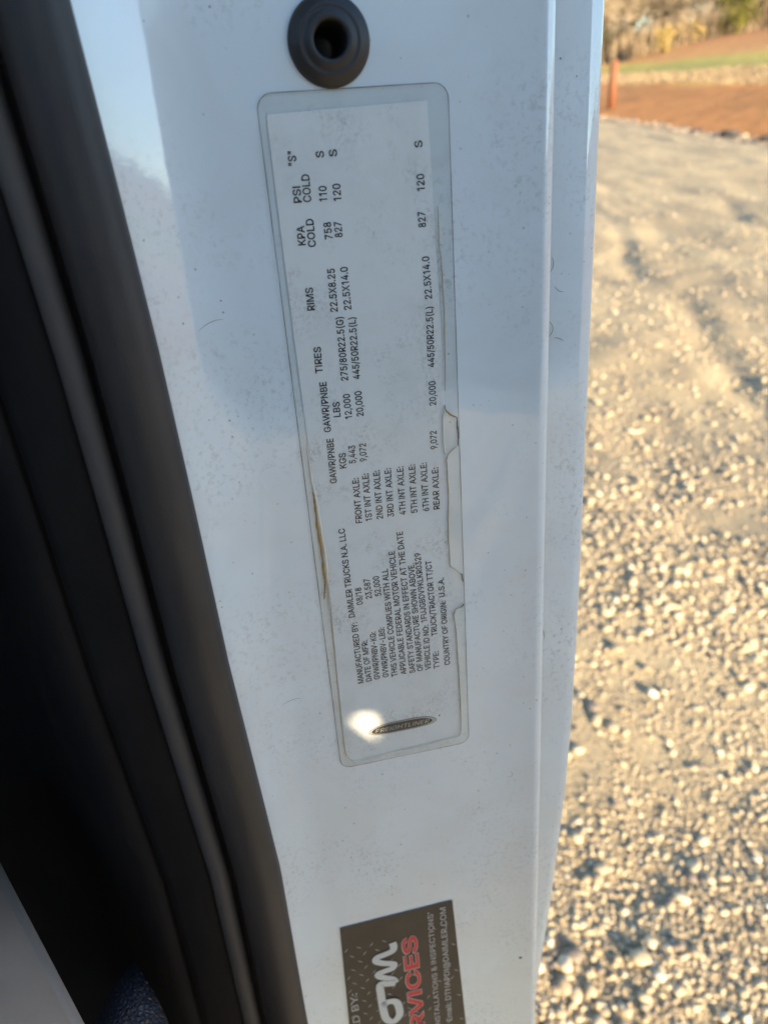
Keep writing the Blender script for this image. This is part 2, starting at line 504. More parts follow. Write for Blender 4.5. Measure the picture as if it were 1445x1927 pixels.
# ------------------------------------------------------------------ the truck: rear jamb of the driver's doorway
truck = thing('truck_cab', 'white truck cab seen at the door jamb, its driver door swung open', 'truck', (-0.6, 0.5, 0.0))
VS = list(np.linspace(-1.30, -0.64, 14)) + list(np.linspace(-0.62, -0.19, 50)) + list(np.linspace(-0.188, -0.132, 40)) + list(np.linspace(-0.13, 0.75, 120))

def u_seal(v):
    return float(np.interp(v, [-1.30, -0.17, -0.123, -0.0706, -0.0134, 0.0631, 0.1116, 0.19, 0.304, 0.75], [-0.125, -0.0826, -0.0803, -0.0780, -0.0766, -0.0752, -0.0732, -0.0700, -0.0708, -0.068]))
def jamb_prof(v):
    pr = [(u, wpan(u)) for u in np.linspace(u_seal(v) - 0.0045, 0.0668, 90)]
    w0 = wpan(0.0668); r = 0.0056; a0 = -math.atan(6.4 * (0.0668 - 0.036))     # rolled outer bead
    for k in range(1, 19):
        a = a0 + k / 18 * (math.radians(105) - a0)
        pr.append((0.0668 + r * (math.sin(a) - math.sin(a0)) * 0.9, w0 + r * (math.cos(a) - math.cos(a0))))
    return pr
jo = sweep('door_jamb', VS, jamb_prof, WHITE, truck)
bm = bmesh.new(); bm.from_mesh(jo.data)                  # punch the hole that the bumper plug sits in
hole = J(-0.0069, -0.1604, 0)
bmesh.ops.delete(bm, geom=[f for f in bm.faces if all((v.co - hole).length < 0.0118 for v in f.verts)], context='FACES')
bm.to_mesh(jo.data); bm.free()

def u_out(v): return float(np.interp(v, [-1.3, 0.08, 0.16, 0.214, 0.30, 0.42, 0.55, 0.75], [0.0985, 0.0995, 0.0985, 0.0963, 0.090, 0.078, 0.066, 0.05]))
def skin_prof(v):
    uo = u_out(v); r = 0.0038
    pr = [(u, -0.0155 + 0.0022 * math.sin((u - 0.04) / (uo - 0.035) * math.pi) * 0.6) for u in np.linspace(0.045, uo - r, 18)]
    for k in range(1, 11):
        a = k / 10 * math.radians(92)
        pr.append((uo - r + r * math.sin(a), -0.0155 - r * (1 - math.cos(a))))
    for k in range(1, 13):
        pr.append((uo + 0.004 * k, -0.0215 - 0.11 * k))
    return pr
sweep('body_side', VS, skin_prof, WHITE, truck)

def seal_prof(v):
    ue = u_seal(v); r = 0.0100; wb = wpan(ue)
    pr = [(ue - 0.003, wb - 0.004)]
    for k in range(27):
        a = math.radians(-40 + k / 26 * 215)
        rr = r * (1 + 0.12 * math.cos(2 * a - 0.5))
        pr.append((ue - r * 1.09 + rr * math.cos(a), wb + 0.007 + rr * math.sin(a)))
    pr += [(ue - 0.0215, wb - 0.004), (ue - 0.0275, wb - 0.004)]
    return pr
sweep('weatherstrip', VS, seal_prof, SEAL, truck)
def lip_prof(v):
    ue = u_seal(v); wb = wpan(ue); ue -= 0.0298; pr = []
    for k in range(15):
        a = math.radians(-20 + k / 14 * 220)
        pr.append((ue + 0.0046 * math.cos(a), wb + 0.0035 + 0.0040 * math.sin(a)))
    return [(ue + 0.0046, wb - 0.006)] + pr + [(ue - 0.0046, wb - 0.004)]
sweep('seal_lip', VS, lip_prof, RIDGE, truck)
def trim_prof(v):
    ue = u_seal(v); wb = wpan(ue) - 0.0055; ue -= 0.0325
    return [(ue + 0.002, wb + 0.002), (ue - 0.001, wb + 0.0085), (ue - 0.004, wb + 0.0100), (ue - 0.019, wb + 0.0095), (ue - 0.0225, wb + 0.0085), (ue - 0.0232, wb + 0.0045), (ue - 0.0242, wb + 0.0045),
            (ue - 0.0250, wb + 0.0075), (ue - 0.033, wb + 0.0070), (ue - 0.041, wb + 0.0020), (ue - 0.052, wb - 0.012), (ue - 0.072, wb - 0.05), (ue - 0.12, wb - 0.12), (ue - 0.40, wb - 0.30)]
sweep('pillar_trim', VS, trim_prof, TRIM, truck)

# dark inside of the cab: floor, back, far side, roof
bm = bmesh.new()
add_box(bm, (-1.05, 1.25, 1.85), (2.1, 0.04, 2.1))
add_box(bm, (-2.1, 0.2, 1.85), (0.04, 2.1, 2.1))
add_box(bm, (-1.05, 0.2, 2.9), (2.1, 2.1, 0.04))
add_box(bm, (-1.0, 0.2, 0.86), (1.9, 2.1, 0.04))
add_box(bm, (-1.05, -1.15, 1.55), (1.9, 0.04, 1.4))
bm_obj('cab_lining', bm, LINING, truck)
bm = bmesh.new()
vs_ = add_box(bm, (-1.03, 0.2, 2.99), (2.2, 2.3, 0.12))
bmesh.ops.bevel(bm, geom=list(bm.edges), offset=0.04, segments=3, affect='EDGES')
bm_obj('roof', bm, WHITE, truck, True)
# front post of the doorway, lower step box
bm = bmesh.new()
add_tube(bm, [(0.03, -0.80, 1.1), (0.02, -0.81, 2.0), (-0.10, -0.75, 2.93)], [0.045, 0.045, 0.04], 10)
bm_obj('front_pillar', bm, WHITE, truck, True)

# the open driver door, swung out in front of the jamb: it is what shades it
HX, HY = 0.07, -0.84
DA = math.radians(10)
DD = Vector((math.cos(DA), math.sin(DA), 0)); DN = Vector((-math.sin(DA), math.cos(DA), 0))
def door_pt(a, z_, off=0.0): return Vector((HX, HY, 0)) + DD * a + Vector((0, 0, z_)) + DN * off
def to_door(p):
    """along the sunlight from a point of the jamb to the door's inner face"""
    t = (Vector((HX, HY, 0)) - p).dot(DN) / SUN.dot(DN); q = p + SUN * t
    return ((q - Vector((HX, HY, 0))).dot(DD), q.z)
DOOR_Z0, DOOR_ZS, DOOR_Z1, DOOR_L = 1.375, 2.125, 2.88, 1.13
def curve_plate(name, loops, half, m, parent, mat_w):
    cu = bpy.data.curves.new(name, 'CURVE'); cu.dimensions = '2D'; cu.fill_mode = 'BOTH'; cu.extrude = half
    for lp in loops:
        sp = cu.splines.new('POLY'); sp.points.add(len(lp) - 1); sp.use_cyclic_u = True
        for pnt, q in zip(sp.points, lp): pnt.co = (q[0], q[1], 0, 1)
    tmp = bpy.data.objects.new(name, cu); COL.objects.link(tmp)
    bpy.context.view_layer.update()
    me = bpy.data.meshes.new_from_object(tmp.evaluated_get(bpy.context.evaluated_depsgraph_get()))
    bpy.data.objects.remove(tmp)
    me.transform(mat_w); me.materials.clear(); me.materials.append(m)
    o = bpy.data.objects.new(name, me)
    return link(o, parent)
def rrect(x0, x1, y0, y1, r, n_=6):
    pts = []
    for cx, cy, a0 in ((x1 - r, y1 - r, 0), (x0 + r, y1 - r, 90), (x0 + r, y0 + r, 180), (x1 - r, y0 + r, 270)):
        for k in range(n_ + 1):
            a = math.radians(a0 + 90 * k / n_); pts.append((cx + r * math.cos(a), cy + r * math.sin(a)))
    return pts
MD = Matrix((DD, Vector((0, 0, 1)), DD.cross(Vector((0, 0, 1))))).transposed().to_4x4(); MD.translation = Vector((HX, HY, 0))
PATCH = [(-0.0287, 0.1201), (-0.0221, 0.1159), (-0.0148, 0.1164), (-0.0122, 0.1203), (-0.0119, 0.1270), (-0.0112, 0.1352), (-0.0133, 0.1374), (-0.0189, 0.1339), (-0.0242, 0.1272)]
sun_slot = [to_door(J(u, v, 0.0)) for u, v in PATCH]  # made-up hole, traced back along the sun to throw the light patch
outline = rrect(0.02, DOOR_L, DOOR_Z0, DOOR_Z1, 0.07)
window = rrect(0.09, DOOR_L - 0.07, DOOR_ZS, DOOR_Z1 - 0.08, 0.06)
door = curve_plate('driver_door', [outline, window, sun_slot], 0.006, WHITE, truck, MD)
trimz = DOOR_ZS - 0.03
curve_plate('door_card', [rrect(0.07, DOOR_L - 0.05, DOOR_Z0 + 0.05, trimz, 0.05), [(a + (a - sum(q[0] for q in sun_slot) / 9) * 0.3, b + (b - sum(q[1] for q in sun_slot) / 9) * 0.3) for a, b in sun_slot]], 0.004,
            simple('door_card_vinyl', (0.045, 0.045, 0.048), 0.6), door, Matrix.Translation(DN * 0.0115) @ MD)
sh_ = -SUN * 0.08
vt = [J(u, v, 0.0) for u, v in PATCH]
vt = [door_pt(a, z_) for a, z_ in sun_slot]
ctr = sum(vt, Vector()) / len(vt)
vt = [ctr + (p - ctr) * 1.08 for p in vt]
n_ = len(vt)
mesh_obj('glare_tube', vt + [p + sh_ for p in vt], [(k, (k + 1) % n_, n_ + (k + 1) % n_, n_ + k) for k in range(n_)], simple('glare_tube_black', (0.02, 0.02, 0.02), 0.7), door)  # dark tube added to keep the slot's bright view out of the paint's reflection
curve_plate('door_window', [rrect(0.088, DOOR_L - 0.068, DOOR_ZS - 0.002, DOOR_Z1 - 0.078, 0.06)], 0.002, GLASS, door, MD)
bm = bmesh.new()
add_tube(bm, [door_pt(0.62, 2.02, 0.02), door_pt(0.60, 2.0, 0.07), door_pt(0.42, 1.93, 0.075), door_pt(0.28, 1.88, 0.07), door_pt(0.26, 1.87, 0.02)], [0.014] * 5, 10)
bm_obj('grab_handle', bm, simple('handle_plastic', (0.02, 0.02, 0.02), 0.5), door, True)

# rubber bumper plug on the jamb
def lathe(name, prof, m, parent, uc, vc, wf, n_=48):
    vt = []
    for r, wv in prof:
        for k in range(n_):
            a = 2 * math.pi * k / n_; u = uc + r * math.cos(a); v = vc + r * math.sin(a)
            vt.append(J(u, v, wf + wv))
    fc = [(i * n_ + k, i * n_ + (k + 1) % n_, (i + 1) * n_ + (k + 1) % n_, (i + 1) * n_ + k) for i in range(len(prof) - 1) for k in range(n_)]
    fc.append(tuple((len(prof) - 1) * n_ + k for k in range(n_)))
    return mesh_obj(name, vt, fc, m, parent)
bprof = [(0.0133, -0.0008), (0.0137, 0.0004), (0.0134, 0.0013), (0.0125, 0.0021), (0.0105, 0.0031), (0.0096, 0.0036), (0.0094, 0.0034), (0.0085, 0.0040), (0.0072, 0.0047), (0.0064, 0.0049), (0.0057, 0.0046), (0.0053, 0.0036), (0.0051, 0.0015), (0.0050, -0.020), (0.0035, -0.0205)]
lathe('rubber_bumper', bprof, BUMPER, truck, -0.0069, -0.1604, 0.0)
# the plug sits through a hole in the pillar: a dark cup hides the sheet behind it
# chips and grime spots standing on the paint
def blob(bm, u, v, wv, r, asp, ang, m_=10):
    c = []
    for k in range(m_):
        a = 2 * math.pi * k / m_; rr = r * random.uniform(0.75, 1.2)
        x, y = rr * math.cos(a) * asp, rr * math.sin(a)
        c.append(bm.verts.new(J(u + x * math.cos(ang) - y * math.sin(ang), v + x * math.sin(ang) + y * math.cos(ang), wv)))
    t = bm.verts.new(J(u, v, wv + r * 0.35))
    for k in range(m_): bm.faces.new((c[k], c[(k + 1) % m_], t))
def chip(u, v, wv, r, asp, ang, m): 
    bm = bmesh.new(); blob(bm, u, v, wv, r, asp, ang); return bm_obj('paint_chip', bm, m, truck)
CHIP = simple('chip_brown', (0.07, 0.06, 0.05), 0.7)
chip(0.0646, 0.0596, wpan(0.0646) - 0.0030, 0.0011, 1.6, -0.9, CHIP)
for u, v, r in ((0.0451, 0.0399, 0.0005), (0.0396, 0.0013, 0.0004), (0.0506, 0.0124, 0.0003), (-0.0065, 0.2082, 0.0006), (0.0615, 0.3238, 0.0012), (0.0470, -0.070, 0.0004), (0.036, -0.128, 0.0004), (0.0531, 0.081, 0.0004),
                (-0.055, -0.082, 0.0005), (-0.06, 0.03, 0.0004), (-0.048, 0.115, 0.0005), (0.051, -0.145, 0.0004), (-0.062, 0.21, 0.0004)):
    chip(u, v, wpan(u) - 0.0001, r, 1.3, random.random() * 3, CHIP)

def scratch(pts, wd, base):
    f = [np.array(p) for p in pts]; vt = []
    for i, p in enumerate(f):
        d = f[min(i + 1, len(f) - 1)] - f[max(i - 1, 0)]; d = d / np.linalg.norm(d); q_ = np.array((d[1], -d[0])) * wd * (0.3 + 0.7 * math.sin(math.pi * (i + 0.5) / len(f)))
        for s_ in (-1, 1):
            c = p + q_ * s_ / 2; vt.append(J(c[0], c[1], base(c[0]) + 0.00012))
    return mesh_obj('scratch', vt, [(2 * i, 2 * i + 1, 2 * i + 3, 2 * i + 2) for i in range(len(f) - 1)], SCR, truck)
SCR = simple('scuff_grey', (0.20, 0.19, 0.18), 0.6)
flat_skin = lambda u: -0.0138
for cx, cy, L_, a_, bend in ((0.0795, -0.080, 0.007, 1.4, 0.4), (0.082, -0.070, 0.005, 0.9, -0.3), (0.080, -0.054, 0.008, 1.1, 0.6), (0.083, -0.050, 0.005, 0.2, 0.2), (0.079, 0.10, 0.006, 1.2, 0.2)):
    scratch([(cx + math.cos(a_ + bend * k / 4) * L_ * (k / 8 - 0.5), cy + math.sin(a_ + bend * k / 4) * L_ * (k / 8 - 0.5)) for k in range(9)], 0.00028, flat_skin)
for cx, cy, L_, a_, bend in ((-0.060, -0.075, 0.010, -0.5, 0.2), (-0.052, 0.100, 0.010, -0.35, 0.2), (0.056, 0.175, 0.006, 1.2, 0.9)):
    scratch([(cx + math.cos(a_ + bend * k / 4) * L_ * (k / 8 - 0.5), cy + math.sin(a_ + bend * k / 4) * L_ * (k / 8 - 0.5)) for k in range(9)], 0.00022, wpan)

# ------------------------------------------------------------------ driver seat deep in the dark cab
seat = thing('driver_seat', 'grey vinyl seat with a dark blue grained bolster inside the dark cab', 'seat', (-0.35, 0.25, 0.9))
e0, e1 = Vector((-0.2355, 0.2861, 1.4452)), Vector((-0.0877, 0.1145, 1.3777))
ed = (e1 - e0); side = ed.cross(Vector((0.80, -0.40, 0.45))).normalized()
if side.x > 0: side = -side
dn = ed.cross(side).normalized()
if dn.x > 0: dn = -dn
bm = bmesh.new()
L_ = 0.17
q = [e0, e1, e1 + side * L_, e0 + side * L_]
vv_ = [bm.verts.new(p) for p in q] + [bm.verts.new(p + dn * 0.08) for p in q]
for f in ((0, 1, 2, 3), (7, 6, 5, 4), (0, 4, 5, 1), (1, 5, 6, 2), (2, 6, 7, 3), (3, 7, 4, 0)): bm.faces.new([vv_[i] for i in f])
bmesh.ops.recalc_face_normals(bm, faces=bm.faces)
bmesh.ops.bevel(bm, geom=list(bm.edges), offset=0.010, segments=4, affect='EDGES')
bm_obj('seat_cushion', bm, GREYV, seat, True)
bm = bmesh.new()
bmesh.ops.create_uvsphere(bm, u_segments=40, v_segments=24, radius=1.0)
cB = Vector((-0.1713, 0.2149, 1.2613))
RB = Matrix((RIGHT, DOWN, FWD)).transposed()
MB_ = Matrix.Translation(cB) @ RB.to_4x4() @ Matrix.Rotation(0.22, 4, 'Z') @ Matrix.Diagonal((0.026, 0.074, 0.04, 1))
bmesh.ops.transform(bm, matrix=MB_, verts=bm.verts)
bm_obj('bolster', bm, NAVY, seat, True)

# ------------------------------------------------------------------ stickers
GLYPHS = {                                              # a plain grotesque alphabet: advance, outlines (1000 units = 1 em)
    ' ': (187, []),
    '"': (321, ["78,318 70,509 136,509 128,318", "193,318 185,509 250,509 243,318"]),
    '&': (447, ["197,-7 173,-6 150,-2 129,4 110,12 93,22 78,34 65,47 54,62 45,78 39,96 35,114 34,133 35,149 37,163 42,177 47,189 55,201 63,213 73,224 85,235 140,279 216,335 237,352 255,375 262,405 261,417 258,427 253,437 245,445 237,452 226,457 215,460 201,461 168,453 145,431 142,424 139,416 137,408 137,399 137,389 139,380 142,372 145,363 169,327 204,284 438,0 364,0 171,231 121,293 111,306 102,319 94,331 87,344 82,357 78,370 76,384 75,398 76,415 79,430 84,445 91,458 99,470 109,481 121,491 134,499 149,505 165,510 182,513 200,513 218,513 235,510 251,505 266,499 279,491 290,482 300,471 308,459 315,447 320,433 323,419 324,404 323,393 322,382 319,372 315,362 310,352 305,342 299,333 291,325 256,293 154,217 140,206 128,195 118,185 110,174 104,164 100,154 98,143 97,131 98,119 100,108 104,97 109,87 116,78 124,70 133,63 143,57 154,53 166,49 179,47 193,46 208,47 223,50 237,54 251,59 265,66 278,75 290,84 301,95 312,108 321,121 329,136 336,151 342,168 346,186 348,205 349,224 408,224 407,201 405,180 401,161 397,144 391,128 385,115 378,103 371,92 345,62 333,47 320,34 305,23 289,14 271,7 252,1 234,-3 215,-6"]),
    "'": (206, ["78,318 70,509 136,509 128,318"]),
    '(': (273, ["89,207 90,235 92,264 96,293 101,324 107,354 114,384 122,413 132,441 142,468 153,494 164,517 177,539 236,539 223,512 212,485 201,457 191,428 182,399 174,370 167,342 161,313 157,285 154,258 152,232 151,207 152,184 154,161 156,138 160,115 165,91 172,67 179,42 188,16 198,-10 209,-38 222,-66 236,-96 177,-96 156,-59 139,-21 124,16 111,55 102,93 95,131 90,169"]),
    ')': (273, ["37,-96 52,-66 64,-37 76,-9 86,18 95,44 102,69 108,93 113,116 117,139 120,162 121,184 122,207 121,232 119,258 116,285 112,313 106,342 99,370 91,399 82,428 73,457 62,485 50,512 37,539 97,539 109,517 121,494 131,468 142,441 151,413 159,384 167,354 173,323 178,293 181,264 183,235 184,207 183,168 178,130 171,92 161,53 149,15 134,-22 117,-59 97,-96"]),
    ',': (187, ["38,-119 68,71 137,71 84,-119"]),
    '-': (453, ["337,244 337,188 114,188 114,244"]),
    '.': (187, ["95,-4 86,-4 78,-1 70,3 63,9 57,16 53,24 50,32 50,41 50,50 53,59 57,66 63,73 70,79 78,83 86,86 95,87 104,86 113,83 121,79 128,73 134,66 138,59 140,50 141,41 140,32 138,24 134,16 128,9 121,3 113,-1 104,-4"]),
    '/': (249, ["235,533 71,-76 14,-76 178,533"]),
    '0': (453, ["227,-7 199,-5 174,1 151,11 130,24 111,41 95,62 80,86 69,113 60,144 53,178 49,214 48,254 49,294 53,330 60,364 69,395 81,422 95,447 112,467 130,484 151,498 174,508 200,514 227,516 254,514 279,508 302,498 323,484 342,467 358,447 372,422 384,395 393,364 400,330 404,294 405,254 404,214 400,178 393,144 384,113 373,86 359,62 342,41 323,24 302,11 279,1 254,-5", "227,50 245,51 261,56 276,63 290,74 303,87 313,103 323,122 330,144 336,168 340,194 343,223 344,254 343,285 340,314 336,341 330,365 323,387 313,405 303,422 290,435 276,446 261,453 245,458 227,460 209,458 192,453 177,446 163,435 151,422 140,405 131,387 123,365 117,341 113,314 110,285 109,254 110,223 113,194 117,168 123,144 131,122 140,103 151,87 163,74 177,63 192,56 209,51"]),
    '1': (400, ["276,509 276,0 212,0 212,440 86,358 86,427 198,509"]),
    '2': (453, ["64,0 64,47 234,229 282,282 291,294 299,305 305,316 311,327 315,337 318,348 320,360 320,371 319,385 317,397 313,408 308,419 301,428 293,436 283,443 273,449 262,454 250,457 237,459 224,460 209,459 196,457 184,453 172,447 162,441 153,433 145,424 139,413 134,402 130,390 128,376 127,362 66,362 67,384 71,405 77,424 86,442 98,459 111,473 126,486 143,496 162,505 182,511 203,514 225,516 247,514 268,511 288,505 306,497 323,486 337,474 350,461 361,445 370,428 376,411 380,392 381,372 380,358 378,345 375,331 371,318 365,304 357,290 347,275 336,259 322,241 306,223 288,202 267,180 153,60 153,57 389,57 389,0"]),
    '3': (453, ["218,-7 195,-6 173,-3 152,2 133,10 114,19 98,30 83,43 70,57 60,74 52,91 46,111 44,132 109,132 111,119 115,107 120,97 126,87 134,78 144,71 154,64 165,59 178,55 191,52 204,50 219,50 234,51 248,53 262,56 275,61 287,67 297,74 307,83 315,93 321,104 325,116 328,130 329,145 328,158 326,172 322,184 316,196 308,207 299,217 288,226 275,234 260,240 242,244 223,247 201,248 157,248 157,299 288,448 288,452 70,452 70,509 372,509 372,461 211,278 211,289 239,290 264,288 287,284 308,276 327,265 344,253 359,239 371,222 381,205 387,186 392,166 393,145 392,123 387,103 380,84 370,66 358,50 344,36 327,23 309,12 288,4 266,-2 243,-6"]),
    '4': (453, ["40,105 40,158 247,509 311,509 109,166 109,163 413,163 413,105", "282,0 282,121 282,146 282,318 343,318 343,0"]),
    '5': (453, ["221,-7 199,-6 178,-2 159,3 140,11 123,21 108,32 94,45 83,60 73,76 66,93 62,111 60,130 122,130 124,119 127,108 132,98 138,89 145,80 154,73 163,66 173,60 184,56 196,52 208,50 221,50 236,51 250,53 264,58 276,64 288,72 298,82 307,92 314,104 320,117 324,131 327,146 328,162 327,178 324,193 320,208 314,221 306,233 297,244 286,254 275,262 262,269 248,273 233,276 218,277 205,276 192,275 180,272 167,268 156,264 145,258 136,252 128,246 67,253 96,509 366,509 366,452 151,452 134,301 136,301 145,308 155,315 166,320 178,325 190,329 203,331 216,333 229,334 247,333 263,330 279,326 294,321 308,314 321,306 334,296 345,285 355,273 364,260 372,246 379,231 384,215 388,199 390,181 391,163 390,139 385,117 379,95 369,76 357,57 343,41 327,27 309,15 289,6 268,-1 245,-5"]),
    '6': (453, ["226,-7 203,-5 182,-1 161,5 142,15 125,26 109,40 96,56 84,74 75,94 69,115 65,138 64,162 65,180 68,199 73,219 80,239 89,261 102,285 118,311 137,340 252,509 322,509 151,261 145,261 165,288 196,307 205,310 214,312 224,314 235,314 257,313 278,309 298,303 316,295 332,284 346,271 359,257 370,240 378,221 384,201 388,180 389,157 388,134 384,112 377,92 368,73 356,55 343,39 327,26 310,14 291,5 271,-2 249,-6", "226,48 241,49 254,52 267,56 279,63 289,70 299,79 307,90 314,101 320,114 324,128 327,142 327,157 327,173 324,187 320,201 314,213 307,225 299,235 289,244 279,251 267,258 254,262 241,264 226,265 212,264 198,262 186,258 174,252 163,244 153,235 145,225 138,214 132,201 128,188 126,174 125,158 126,143 128,128 132,114 138,102 145,90 153,79 163,70 174,63 186,56 198,52 212,49"]),
    '7': (453, ["97,0 323,452 62,452 62,509 391,509 391,449 165,0"]),
    '8': (453, ["365,339 344,301 312,271 271,252 226,245 181,252 140,271 108,301 87,339 80,381 87,423 108,461 140,491 181,510 226,517 271,510 312,491 344,461 365,423 372,381", "310,381 304,412 285,439 258,457 226,463 194,457 167,439 148,412 142,381 148,350 167,323 194,305 226,299 258,305 285,323 304,350", "391,94 367,53 328,20 280,-1 226,-8 172,-1 124,20 85,53 61,94 52,140 61,186 85,227 124,260 172,281 226,288 280,281 328,260 367,227 391,186 400,140", "336,140 328,175 304,205 268,225 226,232 184,225 148,205 124,175 116,140 124,105 148,75 184,55 226,48 268,55 304,75 328,105"]),
    '9': (453, ["226,516 249,514 271,510 291,503 310,494 328,482 343,468 356,452 368,434 377,414 384,393 388,371 389,347 388,328 385,309 380,290 373,270 363,248 350,224 334,197 315,168 200,0 130,0 301,248 307,248 287,221 257,202 248,199 238,196 228,195 218,195 195,196 175,199 155,206 137,214 121,225 106,237 94,252 83,269 74,287 68,307 65,329 64,352 65,375 69,397 75,417 85,436 96,454 110,469 125,483 143,494 162,504 182,510 203,514", "226,460 212,459 199,457 186,452 174,446 163,438 154,429 145,419 138,407 133,395 129,381 126,367 125,352 126,336 129,322 133,308 138,295 145,284 154,274 163,265 174,257 186,251 199,247 212,244 226,243 240,244 254,247 267,251 279,257 289,265 299,273 307,284 314,295 320,308 324,321 327,335 327,350 327,366 324,381 320,394 314,407 307,419 299,429 290,438 279,446 267,452 254,457 241,459"]),
    ':': (187, ["95,-4 86,-4 78,-1 70,3 63,9 57,16 53,24 50,32 50,41 50,50 53,59 57,66 63,73 70,79 78,83 86,86 95,87 104,86 113,83 121,79 128,73 134,66 138,59 140,50 141,41 140,32 138,24 134,16 128,9 121,3 113,-1 104,-4", "95,271 86,272 78,274 70,278 63,284 57,291 53,299 50,307 50,316 50,325 53,334 57,342 63,349 70,354 78,359 86,361 95,362 104,361 113,359 121,354 128,349 134,342 138,334 140,325 141,316 140,307 138,299 134,291 128,284 121,278 113,274 104,272"]),
    '@': (676, ["355,-135 319,-134 284,-130 252,-123 221,-114 193,-102 167,-88 144,-72 122,-53 103,-31 87,-8 73,18 61,46 52,77 45,109 42,143 40,179 42,215 46,248 52,280 61,309 73,337 87,363 104,387 123,408 144,427 167,444 192,458 220,470 249,480 281,486 314,490 349,492 383,490 415,486 445,479 472,469 498,457 522,442 543,426 562,407 579,387 594,366 607,343 617,319 625,294 631,268 634,242 635,215 635,197 634,178 633,160 631,142 628,124 625,107 620,91 615,76 608,62 599,49 590,38 579,28 566,21 551,15 535,12 517,11 476,17 466,20 457,24 449,29 441,36 434,42 429,50 425,59 423,68 420,68 415,58 408,48 399,38 388,30 376,22 361,17 345,14 326,13 305,14 285,18 267,25 251,35 236,48 224,62 213,78 204,96 197,116 192,137 189,159 188,182 190,205 193,226 199,246 207,265 217,282 228,297 242,311 257,322 274,331 291,338 310,342 330,343 346,342 360,340 373,336 385,331 395,325 404,319 411,312 416,306 419,306 419,335 474,335 474,110 474,100 476,91 480,82 485,74 491,68 499,63 508,60 518,59 530,60 540,63 549,68 557,76 563,85 568,97 572,111 576,127 578,145 580,166 581,190 581,215 580,237 577,259 573,280 567,301 558,320 548,339 537,357 523,373 507,388 490,402 471,414 450,424 427,432 402,438 376,441 347,442 319,441 292,438 266,432 242,424 220,414 199,402 181,388 164,372 149,354 135,334 124,312 115,289 107,263 102,236 99,208 98,178 99,147 102,119 107,91 115,66 124,43 135,21 149,1 165,-17 182,-32 201,-46 223,-58 246,-68 271,-75 298,-81 327,-84 357,-85 412,-80 458,-69 489,-59 504,-107 464,-120 411,-131", "329,65 345,66 359,68 372,72 382,78 392,86 400,95 407,106 412,118 416,133 419,148 421,166 422,185 421,204 419,221 416,236 411,249 406,260 399,269 390,276 381,282 370,286 358,289 345,291 331,292 317,291 305,288 293,284 283,277 273,269 265,260 258,250 252,239 248,226 244,213 242,199 242,185 242,169 244,154 247,139 251,125 256,112 262,101 270,90 279,81 289,74 301,69 315,66"]),
    'A': (479, ["16,0 201,509 276,509 463,0 395,0 287,302 264,372 232,478 245,478 213,371 191,302 85,0", "110,142 110,199 370,199 370,142"]),
    'B': (456, ["60,0 60,509 241,509 266,508 289,504 310,499 329,491 345,481 359,469 371,456 381,442 388,426 394,410 397,392 398,374 397,358 395,344 392,331 387,320 380,310 373,301 365,293 356,286 347,280 336,275 326,270 315,267 315,262 327,261 339,257 351,252 363,245 374,237 385,227 394,216 402,203 409,189 414,173 417,155 418,136 417,117 413,100 408,83 400,67 390,52 377,39 362,28 344,18 324,10 301,4 275,1 247,0", "125,57 245,57 272,58 296,63 315,70 330,80 341,92 349,105 354,120 355,137 355,149 352,161 348,173 342,184 335,194 327,203 317,211 306,218 293,224 279,228 264,230 248,231 125,231", "125,285 238,285 252,286 265,288 277,291 288,296 299,302 308,309 316,317 323,326 329,337 333,348 335,359 336,372 334,388 330,403 323,417 313,429 299,439 283,446 263,450 240,452 125,452"]),
    'C': (510, ["267,-7 235,-5 205,1 177,11 150,25 126,42 104,63 86,88 70,115 57,146 48,179 42,215 40,254 42,293 48,329 57,362 70,393 86,421 104,445 126,466 150,484 177,498 205,508 235,514 267,516 286,515 305,513 323,509 340,504 357,498 373,490 388,481 402,471 415,460 427,447 438,433 448,418 456,402 463,385 469,367 473,348 408,348 405,361 401,373 395,384 389,395 382,404 375,413 366,421 357,428 348,435 337,440 327,445 315,449 304,452 292,454 280,455 267,456 245,454 223,450 203,443 184,432 166,419 150,403 137,385 125,364 116,340 109,314 105,285 103,254 105,223 109,194 116,168 125,145 137,123 151,105 166,89 184,76 203,66 223,59 245,54 267,53 280,53 292,55 304,57 315,60 327,64 337,69 348,74 357,81 366,88 375,96 382,105 389,114 395,125 401,136 405,148 408,160 473,160 469,142 463,124 457,107 448,91 438,76 428,62 416,49 402,38 388,28 373,19 357,11 341,5 323,0 305,-4 286,-6"]),
    'D': (502, ["219,0 96,0 96,57 215,57 244,58 272,63 296,70 318,81 337,94 354,110 368,128 379,149 388,172 394,198 398,226 399,255 398,285 394,312 388,337 379,361 368,381 354,399 338,415 320,428 299,438 275,446 249,450 221,452 93,452 93,509 225,509 261,507 294,501 325,492 353,478 377,461 399,441 418,418 433,391 446,361 455,329 460,293 462,255 460,217 455,181 446,149 433,119 417,92 398,68 376,48 351,31 322,17 291,8 256,2", "125,509 125,0 60,0 60,509"]),
    'E': (418, ["60,0 60,509 372,509 372,452 125,452 125,286 355,286 355,229 125,229 125,57 375,57 375,0"]),
    'F': (410, ["60,0 60,509 369,509 369,452 125,452 125,278 346,278 346,221 125,221 125,0"]),
